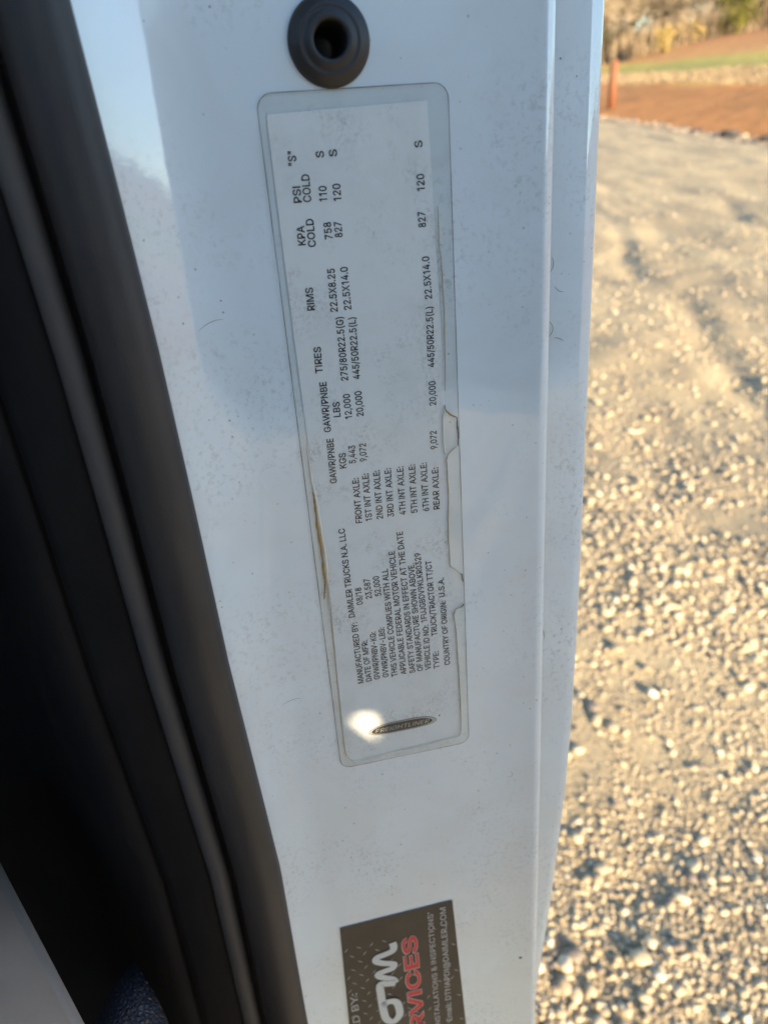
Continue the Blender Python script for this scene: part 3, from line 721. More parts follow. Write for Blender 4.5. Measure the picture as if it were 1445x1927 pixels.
    'G': (520, ["269,-7 236,-5 205,1 176,11 149,25 125,43 104,64 85,88 69,116 57,146 47,179 42,215 40,254 42,293 47,329 57,362 69,393 85,421 103,445 125,466 149,484 175,498 203,508 233,514 265,516 285,515 304,513 322,509 340,504 358,497 374,489 389,480 403,469 416,458 429,445 439,431 449,416 458,401 465,384 470,367 474,349 408,349 404,361 399,372 393,383 387,393 380,403 373,411 365,420 356,427 347,434 337,439 326,444 315,448 304,452 291,454 279,455 265,456 243,454 222,450 202,443 183,432 166,419 150,404 137,385 125,364 116,340 109,314 105,285 103,254 105,223 109,194 116,168 125,145 137,124 151,105 166,90 184,76 203,66 224,59 246,54 269,53 290,54 309,57 328,63 345,71 360,81 374,93 386,107 396,123 404,141 410,160 414,180 415,202 434,199 283,199 283,256 478,256 478,200 476,170 471,141 463,115 451,91 436,69 419,50 399,33 377,19 352,8 326,0 298,-5"]),
    'H': (517, ["60,0 60,509 125,509 125,289 392,289 392,509 457,509 457,0 392,0 392,232 125,232 125,0"]),
    'I': (185, ["60,0 60,509 125,509 125,0"]),
    'J': (396, ["185,-7 153,-4 124,3 98,15 75,33 57,55 44,81 36,111 33,145 33,173 98,173 98,145 99,123 104,104 111,88 122,74 134,64 149,56 166,51 185,50 204,51 220,56 235,64 248,74 258,88 266,104 270,123 272,145 272,509 336,509 336,145 334,111 326,81 313,55 294,33 271,15 246,3 217,-4"]),
    'K': (466, ["104,145 104,216 139,261 174,303 212,344 364,509 448,509 231,276 228,276", "60,0 60,509 125,509 125,334 124,225 125,193 125,0", "372,0 188,259 228,309 449,0"]),
    'L': (393, ["60,0 60,509 125,509 125,57 361,57 361,0"]),
    'M': (628, ["60,0 60,509 152,509 314,95 476,509 568,509 568,0 504,0 504,410 342,0 286,0 122,410 122,0"]),
    'N': (523, ["60,0 60,509 136,509 343,183 363,151 388,107 414,55 405,54 401,108 399,157 399,195 399,509 463,509 463,0 387,0 202,290 177,331 148,381 108,452 119,454 122,384 124,328 125,291 125,0"]),
    'O': (533, ["267,-7 235,-5 205,1 177,11 150,25 126,42 105,63 86,88 70,115 57,146 48,179 42,215 40,254 42,293 48,329 57,362 70,393 86,421 105,445 126,466 150,484 177,498 205,508 235,514 267,516 299,514 329,508 357,498 384,484 408,466 429,445 448,421 464,393 477,362 486,329 491,293 493,254 491,215 486,179 477,146 464,115 448,88 429,63 408,42 384,25 357,11 329,1 299,-5", "267,53 289,54 310,59 330,66 349,76 367,89 383,105 396,123 408,144 418,168 425,194 429,223 430,254 429,286 425,314 418,341 408,365 396,386 383,404 367,420 349,433 330,443 310,450 289,454 267,456 245,454 223,450 203,443 184,433 167,420 151,404 137,385 125,364 116,340 109,314 105,285 103,254 105,223 109,194 116,168 125,144 137,123 151,105 167,89 184,76 203,66 223,59 245,54"]),
    'P': (444, ["60,0 60,509 235,509 263,507 289,503 312,497 332,487 350,476 366,462 379,447 390,430 398,411 404,391 407,370 409,348 407,325 404,304 398,284 390,265 379,248 366,233 350,219 332,207 312,198 289,191 263,187 235,186 109,186 109,242 233,242 252,243 269,246 284,250 297,256 308,264 318,272 327,282 333,294 338,306 342,319 344,333 344,348 344,362 342,376 338,389 333,402 326,413 318,423 308,431 297,439 284,444 268,449 251,451 232,452 125,452 125,0"]),
    'Q': (533, ["245,159 313,159 369,85 384,65 468,-48 401,-48 346,27 331,46", "267,-7 235,-5 205,1 177,11 150,25 126,42 105,63 86,88 70,115 57,146 48,179 42,215 40,254 42,293 48,329 57,362 70,393 86,421 105,445 126,466 150,484 177,498 205,508 235,514 267,516 299,514 329,508 357,498 384,484 408,466 429,445 448,421 464,393 477,362 486,329 491,293 493,254 491,215 486,179 477,146 464,115 448,88 429,63 408,42 384,25 357,11 329,1 299,-5", "267,53 289,54 310,59 330,66 349,76 367,89 383,105 396,123 408,144 418,168 425,194 429,223 430,254 429,286 425,314 418,341 408,365 396,386 383,404 367,420 349,433 330,443 310,450 289,454 267,456 245,454 223,450 203,443 184,433 167,420 151,404 137,385 125,364 116,340 109,314 105,285 103,254 105,223 109,194 116,168 125,144 137,123 151,105 167,89 184,76 203,66 223,59 245,54"]),
    'R': (449, ["60,0 60,509 236,509 264,507 290,504 313,497 333,489 351,478 367,465 380,450 390,433 399,415 405,395 408,374 409,352 408,330 405,309 399,290 390,271 380,255 367,240 351,228 333,217 312,209 289,203 264,199 236,198 96,198 96,255 234,255 252,256 269,258 284,262 298,267 309,273 319,281 327,290 334,300 339,312 342,324 344,338 345,352 344,367 342,380 339,393 334,405 327,415 319,425 309,433 298,440 284,445 269,449 252,451 233,452 125,452 125,0", "353,0 230,229 303,229 428,0"]),
    'S': (446, ["224,-9 197,-8 172,-4 149,1 128,9 108,19 91,31 76,45 64,60 54,77 46,96 41,115 38,137 104,137 107,123 110,110 116,98 123,88 132,79 142,71 154,64 166,59 180,55 194,52 209,50 224,49 241,50 257,52 272,55 286,60 299,66 311,74 321,82 329,92 336,102 341,114 345,126 346,139 345,151 342,161 338,171 332,179 325,186 316,193 307,199 296,205 245,222 184,239 154,249 128,260 105,274 86,289 71,307 60,326 54,348 52,372 53,393 58,413 65,431 75,448 87,463 102,476 119,488 138,498 158,506 180,511 203,514 227,516 252,514 275,511 296,505 316,498 334,488 351,476 365,463 377,449 387,433 394,415 399,397 401,378 337,378 334,396 326,412 316,426 302,437 286,447 267,453 247,457 225,459 209,458 194,456 180,452 167,448 156,442 145,435 136,427 129,418 123,409 118,398 116,387 115,376 116,363 119,352 124,342 131,334 139,326 148,319 158,313 169,308 212,293 264,279 312,264 324,258 336,252 347,245 359,238 369,229 379,220 387,209 395,198 401,185 405,171 407,155 408,139 407,118 403,99 396,81 386,64 374,48 360,34 343,21 323,11 302,2 278,-4 252,-8"]),
    'T': (448, ["32,452 32,509 417,509 417,452 257,452 257,0 193,0 193,452"]),
    'U': (517, ["259,-8 230,-7 203,-2 177,5 154,15 133,28 114,43 98,60 85,80 74,101 66,124 62,148 60,173 60,509 124,509 124,178 125,160 128,144 133,128 141,113 150,99 160,87 173,77 187,68 203,61 220,56 239,53 259,52 279,53 298,56 315,61 331,68 345,77 357,87 368,99 377,113 384,128 389,144 392,160 393,178 393,509 457,509 457,173 456,148 451,124 443,101 433,80 419,60 403,43 384,28 363,15 340,5 315,-2 288,-7"]),
    'V': (479, ["204,0 16,509 84,509 192,206 215,137 248,31 235,31 267,138 290,206 395,509 463,509 278,0"]),
    'W': (686, ["155,0 16,509 82,509 163,196 175,145 187,94 197,40 189,40 200,94 211,145 224,196 306,509 380,509 462,196 474,145 486,94 497,40 488,40 499,94 510,145 523,196 603,509 670,509 530,0 455,0 368,323 351,391 336,475 350,475 335,395 318,323 230,0"]),
    'X': (474, ["18,0 217,284 217,236 29,509 104,509 178,400 204,361 223,329 243,292 232,292 252,329 272,361 298,400 374,509 446,509 259,239 259,287 456,0 382,0 292,129 268,165 250,195 230,231 244,231 225,196 206,166 182,129 91,0"]),
    'Y': (472, ["203,0 203,208 16,509 91,509 192,344 222,292 250,230 224,230 251,293 280,344 381,509 455,509 268,208 268,0"]),
    'Z': (438, ["42,0 42,46 273,385 306,431 341,476 348,454 285,452 223,452 40,452 40,509 397,509 397,462 169,129 134,81 97,33 90,54 152,57 214,57 399,57 399,0"]),
    'a': (389, ["160,-9 142,-8 126,-5 110,-1 94,5 80,12 68,22 57,32 48,45 40,58 35,73 31,90 30,108 31,123 34,138 38,150 43,161 50,171 58,179 67,187 78,193 89,199 100,203 112,207 125,211 178,220 234,227 265,235 276,255 276,257 275,268 273,279 271,288 267,297 262,304 256,311 248,317 240,322 230,326 220,329 208,330 196,331 183,330 171,329 159,326 149,322 118,301 100,274 41,291 48,308 57,322 67,335 79,346 91,355 104,364 118,370 133,375 148,379 163,382 179,384 194,384 239,379 251,376 263,372 275,367 286,360 296,353 306,343 315,333 322,320 329,306 333,290 336,272 337,251 337,0 277,0 277,52 272,52 252,25 244,18 236,12 226,6 215,1 203,-3 190,-6 176,-8", "170,45 187,46 202,49 216,53 228,59 239,66 248,74 257,83 263,93 269,104 272,115 275,126 276,138 276,190 259,182 231,176 200,171 175,168 134,159 125,155 117,150 110,145 103,139 98,132 95,124 93,115 92,105 92,95 94,87 98,79 102,72 107,66 114,61 121,56 130,52 139,49 149,47 159,46"]),
    'i': (166, ["53,0 53,379 114,379 114,0", "84,443 75,444 67,446 60,449 54,455 48,461 44,468 42,475 41,483 42,491 44,499 48,506 54,512 60,517 67,521 75,523 84,524 92,523 100,521 107,517 114,512 119,506 123,499 126,491 126,483 126,475 123,468 119,461 114,455 107,449 100,446 92,444"]),
    'l': (189, ["139,-2 119,-1 101,3 86,10 74,20 65,33 58,47 54,65 53,84 53,509 114,509 114,99 114,87 115,77 117,68 120,62 124,58 130,54 137,53 146,52 160,53 170,54 181,3 162,-1"]),
    'm': (609, ["53,0 53,379 112,379 112,295 108,295 112,310 118,323 125,335 132,346 141,355 151,363 161,370 172,376 183,380 195,384 207,386 219,386 239,385 257,380 273,372 287,361 299,347 309,331 316,314 321,295 312,295 317,308 322,321 329,332 337,343 347,353 357,361 368,369 381,375 394,380 407,383 422,385 437,386 453,385 468,383 483,378 497,372 510,364 522,354 532,342 541,328 548,313 553,296 556,276 557,255 557,0 496,0 496,254 494,273 490,289 483,302 473,313 460,321 447,326 433,329 419,330 406,330 395,328 384,324 374,320 365,314 358,307 351,299 345,290 341,280 338,270 336,259 335,247 335,0 274,0 274,260 273,275 269,288 262,301 253,311 242,320 229,326 215,329 199,330 188,330 178,328 168,325 158,320 148,314 140,307 132,299 126,289 121,278 117,266 114,253 114,238 114,0"]),
}
_GC = {}
def _area(p): return sum(p[i - 1][0] * p[i][1] - p[i][0] * p[i - 1][1] for i in range(len(p))) / 2
def _inside(q, p):
    c = False
    for i in range(len(p)):
        (x1, y1), (x2, y2) = p[i - 1], p[i]
        if (y1 > q[1]) != (y2 > q[1]) and q[0] < (x2 - x1) * (q[1] - y1) / (y2 - y1) + x1: c = not c
    return c
def _grow(p, d):
    out = []
    for i in range(len(p)):
        a, b_, c = Vector(p[i - 1]), Vector(p[i]), Vector(p[(i + 1) % len(p)])
        n1 = (b_ - a).normalized(); n2 = (c - b_).normalized()
        n1 = Vector((-n1.y, n1.x)); n2 = Vector((-n2.y, n2.x)); m_ = n1 + n2
        m_ = n1 if m_.length < 0.2 else m_ / max(0.5, m_.dot(n1))
        q_ = b_ + m_ * d; out.append((q_.x, q_.y))
    return out
def glyph(ch, bold):
    if (ch, bold) not in _GC:
        adv, outl = GLYPHS[ch]
        cs = [[tuple(float(c) / 1000 for c in q_.split(',')) for q_ in ol_.split()] for ol_ in outl]
        cs = [[p for i, p in enumerate(c) if math.dist(p, c[i - 1]) > 0.008] for c in cs]
        outs = [c for c in cs if _area(c) < 0]; holes = [c for c in cs if _area(c) >= 0]
        vt, fc = [], []
        for o_ in outs:
            polys = [_grow(o_, bold)] + [_grow(q_, bold) for q_ in holes if _inside(q_[0], o_)]
            tri = tessellate_polygon([[Vector((x, y, 0)) for x, y in p] for p in polys])
            base = len(vt); vt += [q_ for p in polys for q_ in p]
            fc += [tuple(base + i for i in f) for f in tri]
        _GC[(ch, bold)] = (adv / 1000, vt, fc)
    return _GC[(ch, bold)]
def glyph_mesh(text, bold=0.0, shear=0.0):
    """flat letter shapes, as verts (x along the text, y up) and faces"""
    x = 0.0; V_, F_ = [], []
    for ch in text:
        adv, vt, fc = glyph(ch, bold); base = len(V_)
        V_ += [(x + px + shear * py, py) for px, py in vt]; F_ += [tuple(base + i for i in f) for f in fc]
        x += adv
    return np.array(V_), F_
_cap = glyph_mesh('H')[0]; CAP = _cap[:, 1].max() - _cap[:, 1].min()

def jamb_text(name, text, a, b, cap, m, parent, wv, bold=0.015, shear=0.0, fn=None):
    """a line of print from a to b (jamb u, v), letters cap metres tall standing to the left of the line"""
    vt, fc = glyph_mesh(text, bold, shear)
    x0, x1 = vt[:, 0].min(), vt[:, 0].max()
    A = np.array(a); B = np.array(b); t = B - A; L = np.linalg.norm(t); t = t / L
    nn = np.array((t[1], -t[0]))                           # up of the letters
    out = []
    for x, y in vt:
        p = A + t * ((x - x0) / (x1 - x0) * L) + nn * (y / CAP * cap)
        if fn: p = fn(p)
        out.append(J(p[0], p[1], wpan(p[0]) + wv))
    return mesh_obj(name, out, fc, m, parent, False)

def plate(name, outline_, wv, m, parent, thick=0.00012):
    n_ = len(outline_)
    if sum(outline_[i - 1][0] * outline_[i][1] - outline_[i][0] * outline_[i - 1][1] for i in range(n_)) > 0: outline_ = outline_[::-1]   # face outwards
    vt = [J(u, v, wpan(u) + wv) for u, v in outline_] + [J(u, v, wpan(u) + wv - thick) for u, v in outline_]
    fc = [tuple(range(n_))] + [(k, n_ + k, n_ + (k + 1) % n_, (k + 1) % n_) for k in range(n_)]
    return mesh_obj(name, vt, fc, m, parent, False)

def ribbon(name, pts, widths, wv, m, parent, closed=False, rise=0.0):
    """a thin raised bead that follows a line on the sticker"""
    P_ = [np.array(p) for p in pts]; n_ = len(P_); vt = []
    for i, p in enumerate(P_):
        a = P_[(i - 1) % n_] if closed or i else P_[0]; b = P_[(i + 1) % n_] if closed or i < n_ - 1 else P_[-1]
        t = b - a; t = t / (np.linalg.norm(t) + 1e-9); q_ = np.array((t[1], -t[0])) * widths[i % len(widths)] / 2
        for s_, r_ in ((-1, 0), (0, rise), (1, 0)):
            c = p + q_ * s_; vt.append(J(c[0], c[1], wpan(c[0]) + wv + r_))
    fc = []
    for i in range(n_ if closed else n_ - 1):
        j = (i + 1) % n_
        fc += [(3 * i, 3 * i + 1, 3 * j + 1, 3 * j), (3 * i + 1, 3 * i + 2, 3 * j + 2, 3 * j + 1)]
    return mesh_obj(name, vt, fc, m, parent)

def fine(pts, k=6, jit=0.0):
    """smooth and roughen a polyline"""
    P_ = [np.array(p) for p in pts]; out = []
    for i in range(len(P_) - 1):
        p0 = P_[max(i - 1, 0)]; p1, p2 = P_[i], P_[i + 1]; p3 = P_[min(i + 2, len(P_) - 1)]
        for j in range(k):
            t = j / k
            out.append(0.5 * (2 * p1 + (p2 - p0) * t + (2 * p0 - 5 * p1 + 4 * p2 - p3) * t * t + (3 * p1 - p0 - 3 * p2 + p3) * t ** 3) + RNG.normal(0, jit, 2))
    out.append(P_[-1]); return out

lab = thing('certification_sticker', 'large white certification sticker of tire and axle ratings on the jamb', 'sticker', J(0, 0, 0))
plate('paper', [(-0.0303, -0.1404), (0.0255, -0.1415), (0.0275, -0.05), (0.0268, 0.02), (0.0282, 0.09), (0.0293, 0.139), (0.0275, 0.1412), (-0.0265, 0.1435), (-0.0297, 0.1405), (-0.0290, 0.06), (-0.0295, 0.0), (-0.0302, -0.07)],
      0.0004, PAPER, lab)
LINES = [
    ('"S"', -0.02215, -0.12420, -0.02187, -0.12873),
    ('PSI', -0.02170, -0.11238, -0.02163, -0.11773),
    ('COLD', -0.01830, -0.11232, -0.01807, -0.12130),
    ('110', -0.01265, -0.11209, -0.01246, -0.11714),
    ('120', -0.00759, -0.11190, -0.00750, -0.11755),
    ('S', -0.01230, -0.12611, -0.01224, -0.12824),
    ('S', -0.00768, -0.12615, -0.00767, -0.12849),
    ('S', 0.02296, -0.12701, 0.02290, -0.12927),
    ('120', 0.02306, -0.11285, 0.02305, -0.11847),
    ('827', 0.02292, -0.10053, 0.02282, -0.10594),
    ('KPA', -0.02190, -0.09821, -0.02178, -0.10483),
    ('COLD', -0.01832, -0.09736, -0.01827, -0.10687),
    ('758', -0.01200, -0.09948, -0.01211, -0.10528),
    ('827', -0.00832, -0.09973, -0.00831, -0.10505),
    ('RIMS', -0.02119, -0.07510, -0.02114, -0.08341),
    ('22.5X8.25', -0.01268, -0.07368, -0.01237, -0.08926),
    ('22.5X14.0', -0.00746, -0.07390, -0.00754, -0.08945),
    ('22.5X14.0', 0.02403, -0.07466, 0.02357, -0.09026),
    ('TIRES', -0.02086, -0.05124, -0.02057, -0.06141),
    ('275/80R22.5(G)', -0.01122, -0.04709, -0.01095, -0.07163),
    ('445/50R22.5(L)', -0.00647, -0.04711, -0.00622, -0.07096),
    ('445/50R22.5(L)', 0.02381, -0.04814, 0.02411, -0.07171),
    ('20,000', 0.02374, -0.03238, 0.02384, -0.04244),
    ('GAWR/PNBE', -0.02009, -0.02713, -0.01984, -0.04767),
    ('LBS', -0.01569, -0.03281, -0.01548, -0.03901),
    ('12,000', -0.01108, -0.03155, -0.01114, -0.04176),
    ('20,000', -0.00638, -0.03191, -0.00638, -0.04227),
    ('GAWR/PNBE', -0.01998, -0.00489, -0.01949, -0.02431),
    ('KGS', -0.01537, -0.01077, -0.01514, -0.01748),
    ('5,443', -0.01127, -0.01238, -0.01099, -0.02010),
    ('9,072', -0.00679, -0.01254, -0.00642, -0.02034),
    ('9,072', 0.02332, -0.01355, 0.02338, -0.02153),
    ('FRONT AXLE:', -0.01094, 0.01493, -0.01074, -0.00583),
    ('1ST INT AXLE:', -0.00665, 0.01466, -0.00648, -0.00718),
    ('2ND INT AXLE:', -0.00186, 0.01455, -0.00173, -0.00782),
    ('3RD INT AXLE:', 0.00296, 0.01436, 0.00313, -0.00808),
    ('4TH INT AXLE:', 0.00816, 0.01424, 0.00840, -0.00803),
    ('5TH INT AXLE:', 0.01332, 0.01424, 0.01348, -0.00820),
    ('6TH INT AXLE:', 0.01850, 0.01431, 0.01852, -0.00826),
    ('REAR AXLE:', 0.02328, 0.01417, 0.02338, -0.00531),
    ('MANUFACTURED BY:', -0.01741, 0.09786, -0.01756, 0.06385),
    ('DAIMLER TRUCKS N.A. LLC', -0.01831, 0.06098, -0.01876, 0.01623),
    ('DATE OF MFR:', -0.01350, 0.09761, -0.01381, 0.07455),
    ('08/18', -0.01415, 0.05510, -0.01424, 0.04625),
    ('GVWR/PNBV-KG:', -0.00958, 0.09735, -0.00960, 0.07060),
    ('23,587', -0.00981, 0.05278, -0.01008, 0.04253),
    ('GVWR/PNBV-LBS:', -0.00533, 0.09711, -0.00539, 0.06907),
    ('52,000', -0.00551, 0.05219, -0.00588, 0.04192),
    ('THIS VEHICLE COMPLIES WITH ALL', -0.00107, 0.09776, -0.00161, 0.03908),
    ('APPLICABLE FEDERAL MOTOR VEHICLE', 0.00333, 0.09742, 0.00211, 0.03091),
    ('SAFETY STANDARDS IN EFFECT AT THE DATE', 0.00761, 0.09762, 0.00626, 0.02205),
    ('OF MANUFACTURE SHOWN ABOVE.', 0.01143, 0.09732, 0.01036, 0.03851),
    ('VEHICLE ID NO:', 0.01530, 0.09755, 0.01535, 0.07220),
    ('1FUJGBDV9KLKR0329', 0.01481, 0.07026, 0.01355, 0.03381),
    ('TYPE:', 0.01952, 0.09767, 0.01957, 0.08769),
    ('TRUCK/TRACTOR TT/CT', 0.01936, 0.07888, 0.01833, 0.03858),
    ('COUNTRY OF ORIGIN:', 0.02489, 0.09680, 0.02411, 0.06075),
    ('U.S.A.', 0.02383, 0.05857, 0.02366, 0.04839),
]
for txt, u0, v0, u1, v1 in LINES:
    jamb_text('printed_line', txt, (u0, v0), (u1, v1), 0.00268 if 'ORIGIN' not in txt else 0.0026, INK, lab, 0.00055)
# maker's oval
em = [(-0.0003 + 0.0172 * math.copysign(abs(math.cos(a)) ** 0.62, math.cos(a)), 0.1277 + 0.0033 * math.sin(a) + 0.0006 * (math.cos(a) ** 2)) for a in np.linspace(0, 2 * math.pi, 60, endpoint=False)]
emblem = plate('oval_emblem', em, 0.00052, simple('emblem_rim', (0.05, 0.05, 0.05), 0.5), lab, 0.00002)
em1 = [(-0.0003 + 0.0170 * math.copysign(abs(math.cos(a)) ** 0.62, math.cos(a)), 0.1277 + 0.00295 * math.sin(a) + 0.0006 * (math.cos(a) ** 2)) for a in np.linspace(0, 2 * math.pi, 60, endpoint=False)]
plate('oval_light_band', em1, 0.00056, simple('emblem_silver', (0.46, 0.46, 0.45), 0.5), emblem, 0.00002)
em2 = [(-0.0007 + 0.0153 * math.copysign(abs(math.cos(a)) ** 0.62, math.cos(a)), 0.1278 + 0.0026 * math.sin(a) + 0.0004 * (math.cos(a) ** 2)) for a in np.linspace(0, 2 * math.pi, 60, endpoint=False)]
plate('oval_field', em2, 0.00060, simple('emblem_dark', (0.016, 0.016, 0.014), 0.5), emblem, 0.00002)
jamb_text('emblem_lettering', 'FREIGHTLINER', (-0.0142, 0.1292), (0.0131, 0.1292), 0.0023, simple('emblem_letters', (0.50, 0.50, 0.48), 0.5), emblem, 0.00064, -0.004, 0.25)
bm = bmesh.new(); blob(bm, 0.0183, 0.1262, 0.00054, 0.00045, 1, 0); bm_obj('registered_dot', bm, INK, emblem)
# clear film over the print
FO = rrect(-0.0330, 0.0330, -0.1466, 0.1466, 0.0052, 10)
plate('clear_film', FO, 0.00085, FILM, lab, 0.00003)
FE = []
for i in range(len(FO)):
    a, b = np.array(FO[i]), np.array(FO[(i + 1) % len(FO)])
    k_ = max(1, int(np.linalg.norm(b - a) / 0.004))
    FE += [a + (b - a) * j / k_ for j in range(k_)]
ribbon('film_edge', FE, [0.00018 + 0.00014 * random.random() for _ in range(37)], 0.00088, simple('edge_dirt', (0.13, 0.115, 0.085), 0.7), lab, True, 0.00006)
AMB = simple('amber_glue', (0.42, 0.27, 0.10), 0.4); CREAM = simple('cream_glue', (0.74, 0.70, 0.60), 0.4); BRN = simple('brown_grime', (0.16, 0.12, 0.08), 0.7)
PALEA = simple('pale_amber_glue', (0.52, 0.43, 0.28), 0.45)
def bead(name, pts, wd, m, jit=0.00006, k=6, rise=0.0005):
    f = fine(pts, k, jit); n_ = len(f)
    ws = [wd * (0.55 + 0.7 * random.random()) * min(1, 0.35 + 3 * min(i, n_ - 1 - i) / n_) for i in range(n_)]
    ribbon(name, f, ws, 0.00092, m, lab, False, rise)
bead('amber_glue_streak', [(-0.03032, -0.0024), (-0.0299, 0.0), (-0.0299, 0.0037), (-0.02997, 0.0123), (-0.0296, 0.0238), (-0.0297, 0.0355), (-0.0295, 0.0395), (-0.0303, 0.0448), (-0.0312, 0.0487)], 0.0011, AMB)
bead('cream_glue_bead', [(-0.0306, -0.0227), (-0.0303, -0.0177), (-0.0301, -0.0083), (-0.0294, 0.0), (-0.0290, 0.0099), (-0.0286, 0.02), (-0.0283, 0.0317), (-0.0288, 0.0422), (-0.0293, 0.056)], 0.0011, CREAM)
bead('seam_line', [(-0.0285, 0.0385), (-0.0287, 0.0561), (-0.0292, 0.076), (-0.0299, 0.1001), (-0.0303, 0.1256), (-0.0299, 0.1375), (-0.0267, 0.1438)], 0.0004, PALEA)
bead('cream_glue_bead', [(-0.0267, 0.1438), (-0.0198, 0.1449), (-0.0116, 0.1434), (-0.0047, 0.1431), (0.0021, 0.1435), (0.0104, 0.1429), (0.0216, 0.1420), (0.0278, 0.1411), (0.0290, 0.138)], 0.0008, CREAM)
bead('amber_glue_streak', [(0.0276, -0.1073), (0.02775, -0.1014), (0.0276, -0.094), (0.0282, -0.0882), (0.0284, -0.0785), (0.0286, -0.0664), (0.0281, -0.0497), (0.0277, -0.0378)], 0.00055, PALEA)
bead('bubble_edge', [(0.0274, -0.0320), (0.0276, -0.03), (0.0293, -0.0279), (0.0309, -0.0268), (0.0322, -0.0262)], 0.0007, AMB)
bead('bubble_edge', [(0.0318, -0.0136), (0.0299, -0.0123), (0.0282, -0.0108), (0.0272, -0.0086), (0.0272, -0.003), (0.0274, 0.0056), (0.0270, 0.0156), (0.0266, 0.0259), (0.0268, 0.0393), (0.0269, 0.0429), (0.0291, 0.0452), (0.0315, 0.0479)], 0.0006, PALEA)
bead('bubble_edge', [(0.0318, 0.0652), (0.0292, 0.0658), (0.0278, 0.0682), (0.0277, 0.0705), (0.0284, 0.0795), (0.0289, 0.098), (0.0292, 0.114), (0.0292, 0.1306), (0.0290, 0.138)], 0.0006, PALEA)
bead('cream_glue_bead', [(0.0269, -0.0312), (0.0263, -0.0256), (0.0261, -0.0164), (0.0266, -0.0104)], 0.0007, CREAM)
bead('grime_bead', [(0.0322, -0.0262), (0.0324, -0.022), (0.0325, -0.017), (0.0322, -0.0136)], 0.0006, BRN)
bead('grime_bead', [(0.0315, 0.0479), (0.0322, 0.0485), (0.0325, 0.052)], 0.0007, BRN)
bead('grime_bead', [(0.0326, 0.064), (0.0318, 0.0652), (0.0300, 0.0656)], 0.0008, BRN)

# dark shop sticker lower down (its print runs up the pillar)
shop = thing('shop_sticker', 'dark tread-plate sticker with red and silver lettering low on the jamb', 'sticker', J(-0.012, 0.30, 0))
S0, S1, S2, S3 = (np.array(q_) for q_ in ((-0.0449, 0.2609), (0.0203, 0.2602), (0.0262, 0.40), (-0.0492, 0.40)))
def SB(s, t): return (S0 * (1 - s) + S1 * s) * (1 - t) + (S3 * (1 - s) + S2 * s) * t     # s across, t down; both 0..1
ol = [SB(s, 0) for s in np.linspace(0, 1, 12)] + [SB(1, t) for t in np.linspace(0, 1, 8)[1:]] + [SB(s, 1) for s in np.linspace(1, 0, 12)[1:]] + [SB(0, t) for t in np.linspace(1, 0, 8)[1:-1]]
def mat_shop():
    m, nt, p = new_mat('shop_sticker_print')
    nt.links.new(ramp(nt, noise(nt, 40, 4, 0.6), [(0.3, (0.026, 0.024, 0.023)), (0.7, (0.052, 0.045, 0.039))]), p.inputs['Base Color'])
    p.inputs['Roughness'].default_value = 0.38
    return m
n_c, n_r = 24, 20
vt = [J(*(lambda q_: (q_[0], q_[1], wpan(q_[0]) + 0.0005))(SB(s, t))) for t in np.linspace(0, 1, n_r) for s in np.linspace(0, 1, n_c)]
mesh_obj('backing', vt, [f[::-1] for f in grid_faces(n_r, n_c)], mat_shop(), shop)
TICK = simple('tread_tick', (0.30, 0.29, 0.28), 0.4)
bm = bmesh.new()
for r_ in range(19):
    for c_ in range(9):
        s = (c_ + 0.3 + 0.4 * (r_ % 2)) / 9; t = 0.12 + (r_ + 0.5) / 20 * 0.86
        if random.random() > (0.9 if s < 0.4 else 0.35): continue
        a = 0.7 if (r_ + c_) % 2 else -0.9
        c0 = SB(s, t); dx = np.array((math.cos(a), math.sin(a))) * 0.0021; nx = np.array((-math.sin(a), math.cos(a))) * 0.00045
        bm.faces.new([bm.verts.new(J(*(lambda q_: (q_[0], q_[1], wpan(q_[0]) + 0.00062))(p_))) for p_ in (c0 - dx, c0 + nx, c0 + dx, c0 - nx)])
o = bm_obj('tread_ticks', bm, TICK, shop); o['kind'] = 'stuff'
RED = simple('red_ink', (0.58, 0.035, 0.045), 0.4); PALE = simple('pale_ink', (0.42, 0.42, 0.42), 0.4); SILVER = simple('silver_ink', (0.56, 0.60, 0.61), 0.35)
jamb_text('printed_line', 'ED BY:', (-0.0412, 0.3530), (-0.0405, 0.3190), 0.0042, PALE, shop, 0.0008, 0.01)
def flare(a, b, txt, cap, m, wv, bold):
    return jamb_text('printed_line', txt, a, b, cap, m, shop, wv, bold)
flare((-0.0017, 0.3830), (-0.0025, 0.2812), 'ERVICES', 0.0083, PALE, 0.00075, 0.04)
flare((-0.0017, 0.3827), (-0.0025, 0.2815), 'ERVICES', 0.0081, RED, 0.00085, 0.022)
flare((0.0085, 0.3820), (0.0084, 0.2655), "NS INSTALLATIONS & INSPECTIONS'", 0.0032, PALE, 0.0008, 0.01)
flare((0.0162, 0.3690), (0.0160, 0.2640), 'Email: DTNAPDI@DAIMLER.COM', 0.0034, PALE, 0.0008, 0.012)
